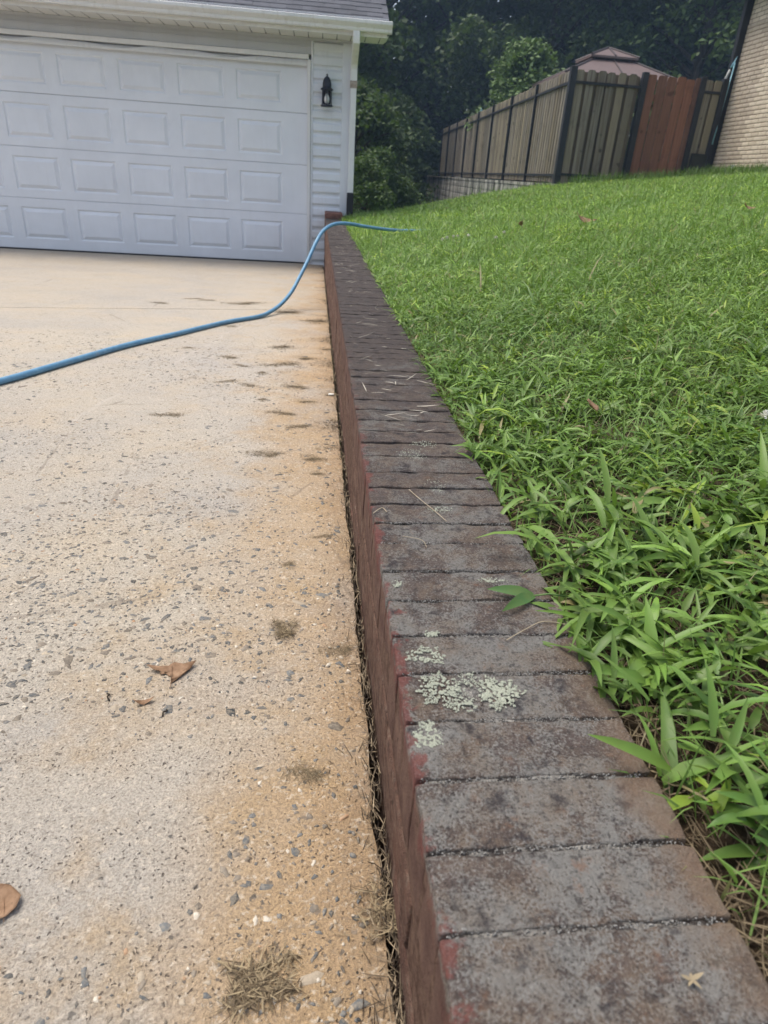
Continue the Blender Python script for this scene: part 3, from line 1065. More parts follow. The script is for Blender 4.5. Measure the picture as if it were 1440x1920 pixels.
    rf = MB().add(V, [(3, 2, 1, 0), (4, 5, 6, 7), (0, 1, 5, 4), (1, 2, 6, 5), (2, 3, 7, 6), (3, 0, 4, 7)]).build('roof', M['shingle'], g)
    back = [Vector((p[0], 2 * (ry0 + 4.0 * cs) - p[1], p[2])) for p in V]
    MB().add(back, [(0, 1, 2, 3), (7, 6, 5, 4), (4, 5, 1, 0), (5, 6, 2, 1), (6, 7, 3, 2), (7, 4, 0, 3)]).build('roof', M['shingle'], g)
    tw = 0.17
    hgt = 0.30
    tv = [rp(-tw / 2 + 0.002, 0, 0.003) - P0, rp(tw / 2 - 0.002, 0, 0.003) - P0, rp(tw / 2 - 0.002, hgt, -0.003) - P0, rp(-tw / 2 + 0.002, hgt, -0.003) - P0]
    tv += [p + nr * 0.008 for p in tv[:2]] + [p + nr * 0.003 for p in tv[2:]]
    shm = mesh_from('shingle', tv, [(3, 2, 1, 0), (4, 5, 6, 7), (0, 1, 5, 4), (1, 2, 6, 5), (2, 3, 7, 6), (3, 0, 4, 7)], M['shingle'])
    for row in range(9):
        x = 0.725 - tw / 2 - (row % 2) * tw * 0.37
        while x > -3.9:
            if x + tw / 2 < 0.74:
                q = rp(x + random.uniform(-0.004, 0.004), row * 0.138 + random.choice((0, 0, -0.012)), 0.006 * (row + 1) * 0 + 0.004)
                place('shingle', shm, q, rf)
            x -= tw
    # pale drip edge on the right end of the eave
    MB().box(ex0, 0.722, ry0 - 0.004, ry0 + 0.02, rz0 - 0.035, rz0 - 0.006).build('drip_edge', M['trim'], g)
    return g


def MB_mesh_backing(dy):
    l = Vector((-2.572, dy, -1.0))
    mb = MB().box(DX0, DX1, dy + 0.016, dy + 0.05, DZ0, DZ1)
    return mesh_from('garage_door', [Vector(p) - l for p in mb.v], mb.f, M['header'])


build_garage()


def build_lantern():
    cx, cy = 0.084, FY - 0.115
    t = thing('wall_lantern', (cx, FY - 0.03, 0.71), 'black carriage lantern with white bulb on siding beside garage door', 'lantern')
    MB().lathe((cx, cy, 0), [(0.072, 0.868), (0.066, 0.880), (0.050, 0.892), (0.049, 0.925), (0.042, 0.960), (0.026, 0.985), (0.012, 0.994), (0.006, 1.0), (0.012, 1.008), (0.003, 1.02)], 20).build('cap', M['iron'], t, smooth=True)
    MB().lathe((cx, cy, 0), [(0.066, 0.708), (0.070, 0.714), (0.066, 0.724), (0.02, 0.726)], 20).build('base', M['iron'], t, smooth=True)
    for k in range(6):
        a = math.pi / 6 + k * math.pi / 3
        x, y = cx + 0.058 * math.cos(a), cy + 0.058 * math.sin(a)
        MB().box(x - 0.0045, x + 0.0045, y - 0.0045, y + 0.0045, 0.722, 0.872).build('bar', M['iron'], t)
    MB().lathe((cx, cy, 0), [(0.012, 0.835), (0.014, 0.82), (0.027, 0.80), (0.030, 0.775), (0.025, 0.748), (0.008, 0.733)], 14).build('bulb', M['bulb'], t, smooth=True)
    MB().lathe((cx, cy, 0), [(0.017, 0.832), (0.017, 0.868)], 12).build('socket', M['iron'], t)
    MB().box(cx - 0.045, cx + 0.045, FY - 0.034, FY - 0.0186, 0.74, 0.95).build('back_plate', M['iron'], t, bevel=0.006)
    MB().tube([(cx, FY - 0.03, 0.90), (cx, FY - 0.08, 0.90)], 0.012).build('arm', M['iron'], t)


build_lantern()

# ------------------------------------------------------------------ hose
def spline(ctrl, n=12):
    P = [Vector(c) for c in ctrl]
    out = []
    for i in range(len(P) - 1):
        p0, p1, p2, p3 = P[max(i - 1, 0)], P[i], P[i + 1], P[min(i + 2, len(P) - 1)]
        for k in range(n):
            t = k / n
            out.append(0.5 * ((2 * p1) + (p2 - p0) * t + (2 * p0 - 5 * p1 + 4 * p2 - p3) * t * t + (3 * p1 - p0 - 3 * p2 + p3) * t ** 3))
    out.append(P[-1])
    return out


def build_hose():
    r = 0.0122
    c = []
    for (x, y) in [(-1.55, 1.35), (-1.30, 1.78), (-1.093, 2.314), (-1.043, 2.459), (-0.958, 2.727), (-0.851, 3.046), (-0.702, 3.373), (-0.521, 3.794)]:
        c.append((x, y, drive_z(y) + r))

    def pix(px, py, Y):
        w = RGT * ((px - 720) / F_PX) - UPV * ((py - 960) / F_PX) + FWD
        return w * (Y / w.y)
    for q in [(482, 594, 4.06), (506, 585, 4.22), (527, 570, 4.37), (546, 548, 4.50), (561, 521, 4.62), (577, 489, 4.74), (592, 456, 4.84), (606, 433, 4.93), (625, 421, 5.02), (650, 419, 5.12), (680, 424, 5.28), (715, 429, 5.50), (755, 432.5, 5.75), (800, 432, 6.0)]:
        c.append(pix(*q))
    c += [(1.15, 6.15, -0.345), (1.6, 6.1, -0.29)]
    pts = spline(c, 8)
    mb = MB().tube(pts, r, 14)
    h = mb.build('garden_hose', M['hose'], loc=(-0.4, 4.0, drive_z(4.0)), smooth=True)
    tag(h, 'pale blue garden hose running from the driveway over the brick wall into the lawn', 'hose')


build_hose()

# ------------------------------------------------------------------ fence, gate, block wall
FC = Vector((4.42, 13.2))                          # corner post
FE = Vector((5.55, 33.2))                          # far end of the side run


def picket_mesh(name, mat, w, h, seed):
    rr = random.Random(seed)
    t = 0.016
    e = 0.02
    o = [(-w / 2, 0), (w / 2, 0), (w / 2, h - e), (w / 2 - e, h), (-w / 2 + e, h), (-w / 2, h - e)]
    v = [(a, -t / 2, b) for a, b in o] + [(a, t / 2, b) for a, b in o]
    n = 6
    return mesh_from(name, v, [tuple(range(n)), tuple(range(2 * n - 1, n - 1, -1))] + [(i, n + i, n + (i + 1) % n, (i + 1) % n) for i in range(n)], mat)


def build_fence():
    f = thing('wooden_fence', (FC.x, FC.y, 0.15), 'weathered grey wooden picket fence with black steel posts and rails', 'fence')
    side = FE - FC
    Ls = side.length
    d = side / Ls
    ang = math.atan2(d.y, d.x)
    zb = lambda s: 0.14 + 0.20 * s / Ls
    zt = lambda s: 1.935 + 0.28 * s / Ls
    # side run seen from the lawn
    pm = [picket_mesh('picket', M['picket'], 0.118, 1.80, i) for i in range(3)]
    bm_ = [picket_mesh('back_picket', M['backpicket'], 0.138, 1.79, i) for i in range(2)]
    s = 0.13
    i = 0
    while s < Ls:
        p = FC + d * s
        h = (zt(s) - zb(s) - 0.03 + random.uniform(-0.012, 0.012)) / 1.80
        place('picket', pm[i % 3], (p.x - 0.012, p.y, zb(s) + 0.025), f, (0, random.uniform(-0.006, 0.006), ang + random.uniform(-0.03, 0.03)), (1, 1, h))
        q = FC + d * (s + 0.095)
        place('back_picket', bm_[i % 2], (q.x + 0.045, q.y, zb(s) + 0.025), f, (0, 0, ang), (1, 1, h))
        s += 0.19
        i += 1
    nb = 8
    for k in range(nb + 1):
        s = Ls * k / nb
        p = FC + d * s
        r = 0.055 if k == 0 else 0.034
        x0 = p.x - (0.02 if k else 0.0)
        MB().box(x0 - r - 0.02, x0 + r - 0.02, p.y - r, p.y + r, zb(s) - 0.12, zt(s) + (0.03 if k == 0 else 0.0)).build('post', M['black'], f, loc=(x0, p.y, zb(s)), bevel=0.004)
    for zz in (0.14, 1.62):
        a, b = FC, FE
        za, zb_ = (zb(0) + 0.14, zb(Ls) + 0.14) if zz < 1 else (zt(0) - 0.20, zt(Ls) - 0.20)
        V = []
        for (p, z) in ((a, za), (b, zb_)):
            for dx, dz in ((-0.052, -0.02), (-0.022, -0.02), (-0.022, 0.02), (-0.052, 0.02)): V.append((p.x + dx, p.y, z + dz))
        MB().add(V, [(0, 1, 5, 4), (1, 2, 6, 5), (2, 3, 7, 6), (3, 0, 4, 7), (3, 2, 1, 0), (4, 5, 6, 7)]).build('rail', M['black'], f)
    # front run: corner post to gate post, then gate post to house
    fy = FC.y
    x = FC.x + 0.12
    fm = [picket_mesh('picket', M['picket'], 0.135, 1.80, 9 + i) for i in range(3)]
    k = 0
    while x < 5.64:
        gz = max(0.1, float(lawn_z(x, fy)) - 0.06)
        h = 1.93 - gz + random.uniform(-0.012, 0.012)
        place('picket', fm[k % 3], (x, fy - 0.008, gz), f, (0, random.uniform(-0.008, 0.008), random.uniform(-0.02, 0.02)), (1, 1, h / 1.80))
        place('back_picket', bm_[k % 2], (x + 0.094, fy + 0.05, gz), f, None, (1, 1, (h - 0.02) / 1.79))
        x += 0.188
        k += 1
    for x in (6.89 + 0.02, 7.085):
        gz = 0.3
        place('picket', fm[k % 3], (x, fy - 0.008, gz), f, None, (1, 1, 1.63 / 1.80))
        k += 1
    place('back_picket', bm_[0], (6.995, fy + 0.05, 0.3), f, None, (1, 1, 1.61 / 1.79))
    for x in (5.71, 6.79, 7.205):
        MB().box(x - 0.05, x + 0.05, fy - 0.052, fy + 0.048, 0.1, 1.965).build('post', M['black'], f, loc=(x, fy, 0.2), bevel=0.004)
    for (x0, x1, z) in ((FC.x + 0.03, 5.66, 0.30), (FC.x + 0.03, 5.66, 1.735), (6.84, 7.155, 1.745)):
        MB().box(x0, x1, fy - 0.046, fy - 0.017, z - 0.02, z + 0.02).build('rail', M['black'], f)
    for x in (5.0, 5.3):
        pass
    # gate
    g = thing('garden_gate', (6.25, fy, 0.3), 'red brown cedar board gate in the fence beside the brick house', 'gate')
    bw = 0.178
    for i in range(6):
        x = 5.765 + bw * (i + 0.5) - 0.005
        gz = float(lawn_z(x, fy)) - 0.02
        m = picket_mesh('board', M['gateboard'], bw - 0.012 - 0.010 * random.random(), 1.93 - gz + random.uniform(-0.02, 0.02), 30 + i)
        place('board', m, (x, fy - 0.012, gz), g, (0, random.uniform(-0.006, 0.006), 0))
    for z in (0.55, 1.6):
        MB().box(5.77, 6.73, fy + 0.002, fy + 0.035, z - 0.05, z + 0.05).build('cross_rail', M['gateboard'], g)
    # dark screen leaning on the narrow bay
    sc = thing('mesh_screen', (7.0, fy - 0.06, 0.35), 'small dark mesh screen propped against fence beside the red gate', 'screen')
    mb = MB()
    mb.box(6.87, 7.20, fy - 0.085, fy - 0.065, 0.30, 0.325).box(6.87, 7.20, fy - 0.085, fy - 0.065, 0.765, 0.785).box(6.87, 6.89, fy - 0.0855, fy - 0.0655, 0.325, 0.765).box(7.18, 7.20, fy - 0.0855, fy - 0.0655, 0.325, 0.765)
    mb.build('frame', M['black'], sc)
    MB().box(6.889, 7.181, fy - 0.077, fy - 0.072, 0.324, 0.766).build('mesh_panel', M['brownplastic'], sc)


build_fence()


def build_blockwall():
    b = thing('concrete_block_wall', (4.5, 20, -0.5), 'stained concrete block retaining wall under the wooden fence', 'wall')
    # side run and short return, coping on top, courses of blocks below
    A, Bq = Vector((4.30, 13.02)), Vector((5.02, 33.5))
    d = (Bq - A)
    L = d.length
    d /= L
    top = lambda s: 0.135 + 0.20 * s / L
    ang = math.atan2(d.y, d.x)
    V = []
    for (p, z) in ((A, top(0)), (Bq, top(L))):
        for (dx, zz) in ((0.012, -1.6), (0.30, -1.6), (0.30, z - 0.062), (0.012, z - 0.062)): V.append((p.x + dx, p.y + (0.012 if p is A else -0.012), zz))
    MB().add(V, [(0, 1, 2, 3), (7, 6, 5, 4), (0, 4, 5, 1), (1, 5, 6, 2), (2, 6, 7, 3), (3, 7, 4, 0)]).build('core', M['block'], b)
    V = []
    for (p, z) in ((A, top(0)), (Bq, top(L))):
        for (dx, dz) in ((-0.02, -0.06), (0.34, -0.06), (0.34, 0), (-0.02, 0)): V.append((p.x + dx, p.y, z + dz))
    MB().add(V, [(0, 1, 2, 3), (7, 6, 5, 4), (0, 4, 5, 1), (1, 5, 6, 2), (2, 6, 7, 3), (3, 7, 4, 0)]).build('coping', M['block'], b)
    MB().box(4.30, 5.4, 13.0, 13.12, -0.3, 0.135).build('return_wall', M['block'], b)
    bl = rounded_box_mesh('block', (0.39, 0.05, 0.19), 0.008, 0.004, M['block'], 3, (3, 1, 2), 9)
    for c in range(6):
        s = 0.22 + (0.2 if c % 2 else 0)
        while s < L - 0.1:
            p = A + d * s
            z = top(s) - 0.06 - 0.1 - 0.2 * c
            if z + 0.1 > float(lawn_z(p.x - 0.1, p.y)) - 0.02:
                place('block', bl, (p.x + 0.02, p.y, z), b, (0, 0, ang))
            s += 0.40
    # end face
    # fenced yard behind
    V = [(4.4, 13.15, 0.12), (30, 13.15, 0.5), (30, 60, 0.6), (5.2, 60, 0.3), (4.9, 33.4, 0.30)]
    y = mesh_from('fenced_yard', V, [(0, 1, 2, 3, 4)], M['soil'])
    tag(place('fenced_yard', y, (0, 0, 0)), kind='structure')


build_blockwall()

# ------------------------------------------------------------------ brick house on the right
HX, HY = 7.40, 13.28


def build_house():
    h = thing('brick_house', (HX + 2, HY - 2, 0.3), 'cream brick house corner with black downspout at the right edge', 'house')
    MB().box(HX + 0.006, HX + 5, 8.0, HY - 0.004, -0.2, 3.3).build('wall_core', M['hcore'], h)
    bl, bh, jt = 0.194, 0.057, 0.010
    brick = rounded_box_mesh('brick', (0.03, bl, bh), 0.003, 0.0008, M['hbrick'], 71, (1, 2, 1), 30)
    brickd = rounded_box_mesh('brick', (0.03, bl, bh), 0.003, 0.0008, M['hbrickdark'], 72, (1, 2, 1), 30)
    nrow = 40
    for r in range(nrow):
        z = 0.27 + r * (bh + jt)
        if z > 2.75: break
        vis = HY - 1.62 - 0.36 * max(0, z - 0.3) * 0.0
        y = HY - bl / 2 - (0.1 if r % 2 else 0.0)
        if r % 2:
            place('brick', brickd, (HX + 0.010, HY - 0.045, z), h, None, (1, 0.44, 1))
            y = HY - 0.093 - bl / 2 - jt
        while y > 11.15 + 0.6 * max(0, z - 0.4):
            place('brick', brickd if y > HY - 0.80 + 0.08 * math.sin(r * 1.7) else brick, (HX + 0.010 + (0.003 if y > HY - 0.8 else 0), y, z), h)
            y -= bl + jt
    MB().box(HX - 0.12, HX + 0.02, HY - 0.02, HY + 0.08, 0.1, 3.2).build('downspout', M['black'], h, bevel=0.008)
    MB().box(HX - 0.025, HX - 0.009, HY - 0.80, HY - 0.68, 0.36, 0.62).build('utility_cover', M['greypaint'], h, bevel=0.006)
    MB().add([(HX - 0.4, 7.6, 3.25), (HX + 5.4, 7.6, 3.25), (HX + 5.4, HY + 0.4, 3.25), (HX - 0.4, HY + 0.4, 3.25), (HX + 2.5, 9.5, 4.6), (HX + 2.5, HY - 1.5, 4.6)],
             [(3, 2, 1, 0), (0, 1, 4), (1, 2, 5, 4), (2, 3, 5), (3, 0, 4, 5)]).build('roof', M['shingle'], h)
    p = thing('leaning_pole', (7.28, 13.1, 0.3), 'thin pale blue pole leaning between the fence end and brick house', 'pole')
    MB().tube([(7.22, 13.14, 0.95), (7.31, 13.22, 2.22)], 0.012, 8).build('shaft', M['teal'], p, smooth=True)
    MB().tube([(7.225, 13.3, 1.90), (7.27, 13.26, 2.12)], 0.022, 8).build('sleeve', M['greypaint'], p, smooth=True)
    MB().tube([(7.28, 13.25, 2.15), (7.335, 13.24, 2.32)], [0.026, 0.004], 8).build('tip', M['teal'], p, smooth=True)


build_house()


# ------------------------------------------------------------------ gazebo behind the fence
def build_gazebo():
    cx, cy = 8.07, 21.5
    g = thing('gazebo', (cx, cy, 0.3), 'brown two tier metal gazebo roof rising behind the wooden fence', 'gazebo')

    def tier(hw, hd, z0, iw, idp, z1, name):
        V = []
        for (w, dd, z) in ((hw, hd, z0), (iw, idp, z1)):
            V += [(cx - w, cy - dd, z), (cx + w, cy - dd, z), (cx + w, cy + dd, z), (cx - w, cy + dd, z)]
        V += [(p[0], p[1], p[2] - 0.05) for p in V[:4]]
        F = [(0, 1, 5, 4), (1, 2, 6, 5), (2, 3, 7, 6), (3, 0, 4, 7), (4, 5, 6, 7), (0, 8, 9, 1), (1, 9, 10, 2), (2, 10, 11, 3), (3, 11, 8, 0), (11, 10, 9, 8)]
        o = MB().add(V, F).build(name, M['gazebo'], g)
        for k in range(4):
            MB().tube([Vector(V[k]) + Vector((0, 0, 0.01)), Vector(V[4 + k]) + Vector((0, 0, 0.01))], 0.028, 6).build('hip_cap', M['gazebodark'], o)
        MB().tube([((V[0][0] + V[1][0]) / 2 - 0.0, V[0][1], z0 + 0.012), ((V[4][0] + V[5][0]) / 2, V[4][1], z1 + 0.012)], 0.022, 6).build('seam', M['gazebodark'], o)
        return o
    tier(1.62, 1.5, 2.84, 0.58, 0.55, 3.32, 'lower_roof')
    tier(0.68, 0.64, 3.41, 0.03, 0.03, 3.68, 'upper_roof')
    MB().box(cx - 0.5, cx + 0.5, cy - 0.48, cy + 0.48, 3.24, 3.42).build('vent_curb', M['gazebodark'], g)
    for sx in (-1, 1):
        for sy in (-1, 1):
            MB().box(cx + sx * 1.45 - 0.06, cx + sx * 1.45 + 0.06, cy + sy * 1.35 - 0.06, cy + sy * 1.35 + 0.06, 0.3, 2.80).build('post', M['gazebodark'], g)
    bx, by = 5.48, 25.5  # unidentified pale blue object, built as a capped pole
    p = thing('capped_pole', (bx, by, 0.3), 'small pale blue capped object on a pole just above the fence', 'pole_cap')
    MB().tube([(bx, by, 0.3), (bx, by, 2.2)], 0.02, 8).build('pole', M['black'], p)
    MB().lathe((bx, by, 0), [(0.09, 2.18), (0.10, 2.24), (0.06, 2.33), (0.01, 2.40)], 10).build('cap', M['teal'], p)


build_gazebo()

# ------------------------------------------------------------------ trees
def leaf_cards(P, size, seed, flat=0.5, cols=None, hue=None):
    """diamond leaves at points P; returns V,T,C"""
    g = np.random.default_rng(seed)
    n = len(P)
    az = g.random(n) * 6.283
    el = g.normal(0, 0.55, n)
    d = np.stack([np.cos(az) * np.cos(el), np.sin(az) * np.cos(el), np.sin(el) - 0.25], 1)
    d /= np.linalg.norm(d, axis=1)[:, None]
    up = np.stack([g.normal(0, flat, n), g.normal(0, flat, n), np.ones(n)], 1)
    s = np.cross(d, up)
    s /= np.linalg.norm(s, axis=1)[:, None] + 1e-9
    L = size * g.uniform(0.6, 1.3, n)[:, None]
    W = L * g.uniform(0.28, 0.42, n)[:, None]
    nn = np.cross(s, d)
    V = np.empty((n, 4, 3))
    V[:, 0] = P
    V[:, 1] = P + d * L * 0.45 + s * W + nn * L * 0.06
    V[:, 2] = P + d * L - nn * L * 0.10
    V[:, 3] = P + d * L * 0.45 - s * W + nn * L * 0.06
    b = np.arange(n)[:, None] * 4
    T = np.concatenate([b + [[0, 1, 2]], b + [[0, 2, 3]]], 0)
    base = np.array(hue)
    k = g.random(n)[:, None]
    C = base[0] * (1 - k) + base[1] * k
    C = C * g.uniform(0.75, 1.2, n)[:, None]
    C = np.repeat(C, 4, 0)
    return V.reshape(-1, 3), T, C


HUES = {'dark': ((0.026, 0.050, 0.022), (0.05, 0.085, 0.032)), 'mid': ((0.038, 0.075, 0.024), (0.07, 0.12, 0.04)), 'light': ((0.085, 0.15, 0.055), (0.15, 0.22, 0.09)), 'shrub': ((0.032, 0.066, 0.022), (0.058, 0.10, 0.036))}


def tree_meshes(seed, H, rad, base, nclump, nleaf, size, hue, spread=0.55):
    """trunk and limbs, crown of leaf clumps at the limb ends; local origin at the foot"""
    rr = random.Random(seed)
    g = np.random.default_rng(seed)
    mb = MB()
    lean = Vector((rr.uniform(-0.4, 0.4), rr.uniform(-0.4, 0.4), 0))
    tp = [Vector((0, 0, -0.3)), Vector((0, 0, H * 0.25)) + lean * 0.3, Vector((0, 0, H * 0.55)) + lean * 0.7, Vector((0, 0, H * 0.92)) + lean]
    tr = 0.018 * H + 0.05
    mb.tube(spline(tp, 4), [tr * (1 - 0.075 * i) for i in range(13)], 8)
    cl = []
    for i in range(nclump):
        t = rr.random() ** 0.8
        z = base + (H - base) * t
        q = (z - base) / (H - base)
        prof = math.sin(math.pi * min(1, 0.22 + 0.78 * q) ** 0.9) ** 0.6 if q < 0.98 else 0.2
        a = rr.random() * 6.283
        rd = rad * prof * (0.35 + 0.65 * rr.random() ** 0.5) * (1 + 0.2 * math.sin(a * 3 + seed))
        c = Vector((rd * math.cos(a), rd * math.sin(a), z)) + lean * (z / H)
        cl.append((c, rr.uniform(0.7, 1.3)))
        if i % 3 == 0:
            zz = max(H * 0.15, z - rd * 0.6)
            st = Vector((0, 0, zz)) + lean * (zz / H)
            mid = (st + c) / 2 + Vector((0, 0, 0.15))
            mb.tube([st, mid, c], [tr * 0.35, tr * 0.2, 0.015], 5, False)
    Ps = []
    per = nleaf // nclump
    for (c, s) in cl:
        n = int(per * s)
        p = g.normal(0, 1, (n, 3))
        p /= np.linalg.norm(p, axis=1)[:, None]
        p *= (g.random(n) ** 0.45)[:, None]
        p *= np.array([spread, spread, spread * 0.62]) * s
        p[:, 2] -= 0.25 * (p[:, 0] ** 2 + p[:, 1] ** 2) / spread
        Ps.append(p + np.array(c))
    V, T, C = leaf_cards(np.concatenate(Ps), size, seed + 1, 0.6, None, HUES[hue])
    tm = mesh_from('trunk', mb.v, mb.f, M['bark'], True)
    cm = mesh_np('crown', V, T, M['foliage'], C)
    return tm, cm


def plant_tree(name, meshes, x, y, rot, sc, label, cat, group=None, parts=('trunk', 'crown')):
    z = float(lawn_z(min(x, 24), y)) if x < 4.9 or y > 60 else 0.3
    z = min(z, 0.3)
    t = thing(name, (x, y, z), label, cat, group)
    t.rotation_euler.z = rot
    t.scale = sc if isinstance(sc, tuple) else (sc, sc, sc)
    for nm, me in zip(parts, meshes):
        o = bpy.data.objects.new(nm, me)
        COL.objects.link(o)
        o.parent = t
    return t


big = [tree_meshes(11, 15, 4.2, 1.2, 150, 21000, 0.26, 'dark', 1.05), tree_meshes(12, 17, 4.6, 1.0, 160, 22000, 0.26, 'dark', 1.1), tree_meshes(13, 14, 4.0, 0.8, 140, 20000, 0.25, 'mid', 1.0)]
LBL = 'tall dark broadleaf tree in the dense wood behind the fence'
spots = [(-1.2, 33, 0, 0.3, 1.0), (3.6, 43.0, 1, 1.2, 1.0), (11.2, 37.5, 0, 2.2, 1.05), (14.0, 37, 1, 3.0, 1.0), (16.5, 33, 2, 4.1, 1.1), (20.5, 34, 0, 5.0, 1.0), (25, 36, 1, 0.9, 1.0),
         (-3.5, 36, 1, 2.6, 1.0), (-1.0, 43, 2, 1.9, 1.1), (6.8, 47, 1, 0.5, 1.15), (9.0, 43, 2, 5.5, 1.2), (14.5, 43, 0, 1.4, 1.15), (20, 43, 1, 3.6, 1.15), (26, 44, 0, 2.0, 1.2), (31, 41, 2, 4.5, 1.1)]
for (x, y, k, rot, sc) in spots:
    if (x, y) == (16.5, 33): lb, gp = 'tall tree with paler green leaves right of the gazebo roof', None
    elif (x, y) == (-1.2, 33): lb, gp = 'tall dark tree nearest the garage eave and downspout', None
    else: lb, gp = LBL, 'trees of the dense wood'
    plant_tree('tree', big[k], x, y, rot, sc, lb, 'tree', gp)
small = tree_meshes(21, 4.3, 1.55, 0.5, 85, 9000, 0.16, 'light', 0.48)
plant_tree('small_tree', small, 6.75, 24.0, 0.4, (0.95, 0.95, 0.86), 'small light green tree standing above the fence left of the gazebo', 'tree')
sh = [tree_meshes(31, 2.6, 1.5, 0.15, 55, 6500, 0.15, 'shrub', 0.5), tree_meshes(32, 3.4, 1.7, 0.15, 65, 7500, 0.16, 'dark', 0.55)]
for i, (x, y, k, rot, sc, lb) in enumerate([
        (1.35, 19.5, 0, 0.2, 0.55, 'low green shrub at the lawn edge beside the downspout'),
        (1.75, 23.0, 0, 1.3, 0.72, 'rounded green shrub between downspout and block wall'),
        (2.9, 38.5, 0, 2.3, 1.25, 'green shrub beyond the far end of the block wall'),
        (0.9, 24.5, 1, 3.1, 1.15, 'tall dark shrub behind the garage corner'),
        (2.5, 28.5, 1, 4.1, 1.0, 'tall dark shrub at the foot of the wood behind the lawn'),
        (0.9, 30.0, 1, 5.0, 1.6, 'tallest dark shrub just right of the downspout'),
        (3.9, 38.0, 1, 0.7, 1.5, 'dark shrub seen above the far end of the fence')]):
    plant_tree('shrub', sh[k], x, y, rot, sc, lb, 'shrub', None, ('stem', 'foliage'))
# the wood further back reads as one mass
g = np.random.default_rng(5)
n = 42000
P = np.stack([g.uniform(-14, 48, n), 50 + 8 * g.random(n), g.random(n) ** 0.9 * 21 - 2], 1)
P[:, 2] += 1.5 * np.sin(P[:, 0] * 0.8) + 1.2 * np.sin(P[:, 0] * 2.1)
V, T, C = leaf_cards(P, 0.75, 6, 0.7, None, HUES['dark'])
tag(place('distant_wood', mesh_np('distant_wood', V, T, M['foliage'], C), (0, 0, 0)), 'dark mass of woodland leaves behind the nearer trees', 'wood', None, 'stuff')

# ------------------------------------------------------------------ grass
def blades(P, az, el, L, W, bend, nseg, fold, col, seed=0):
    """curved strips; 3 vertices across when fold > 0 (keel below), 2 otherwise"""
    g = np.random.default_rng(seed)
    n = len(P)
    ts = np.linspace(0, 1, nseg + 1)
    h = np.stack([np.cos(az), np.sin(az), np.zeros(n)], 1)
    sd = np.stack([-np.sin(az), np.cos(az), np.zeros(n)], 1)
    twist = g.normal(0, 0.35, n)
    pos = P.copy()
    rows = []
    prev = None
    for i, t in enumerate(ts):
        e = el - bend * t
        if i > 0:
            step = (L / nseg)[:, None]
            em = el - bend * (t - 0.5 / nseg)
            pos = pos + (h * np.cos(em)[:, None] + np.array([0, 0, 1.0]) * np.sin(em)[:, None]) * step
        w = W * min(1.0, 0.45 + 2.2 * t) * (1 - t ** 2.4) + W * 0.02
        nrm = -h * np.sin(e)[:, None] + np.array([0, 0, 1.0]) * np.cos(e)[:, None]
        a = twist * (0.4 + t)
        s2 = sd * np.cos(a)[:, None] + nrm * np.sin(a)[:, None]
        n2 = nrm * np.cos(a)[:, None] - sd * np.sin(a)[:, None]
        if fold > 0:
            rows.append(np.stack([pos - s2 * (w / 2)[:, None] + n2 * (w * fold)[:, None], pos, pos + s2 * (w / 2)[:, None] + n2 * (w * fold)[:, None]], 1))
        else:
            rows.append(np.stack([pos - s2 * (w / 2)[:, None], pos + s2 * (w / 2)[:, None]], 1))
    A = np.stack(rows, 1)                          # n, nseg+1, k, 3
    k = A.shape[2]
    V = A.reshape(-1, 3)
    per = (nseg + 1) * k
    q = []
    for i in range(nseg):
        for j in range(k - 1):
            a = i * k + j
            q.append((a, a + 1, a + k + 1, a + k))
    q = np.array(q)
    Q = (np.arange(n)[:, None, None] * per + q[None]).reshape(-1, 4)
    tt = np.repeat(ts, k)
    C = col[:, None, :] * (0.88 + 0.2 * tt)[None, :, None]
    return V, Q, C.reshape(-1, 3)


def noise2(x, y, f, s=0.0):
    return (np.sin(x * f + s) * np.cos(y * f * 1.13 - s * 2) + 0.6 * np.sin(x * f * 2.3 - y * f * 1.7 + s * 3) + 0.4 * np.cos(y * f * 3.1 + x * f * 1.1 + s)) / 2.0


def in_view(P, margin):
    M3 = np.array([RGT, UPV, FWD])
    c = P @ M3.T
    d = np.maximum(c[:, 2], 1e-3)
    u, v = c[:, 0] / d * F_PX, c[:, 1] / d * F_PX
    return (c[:, 2] > 0.02) & (u < 720 + margin) & (u > -720 - margin) & (v > -960 - margin)


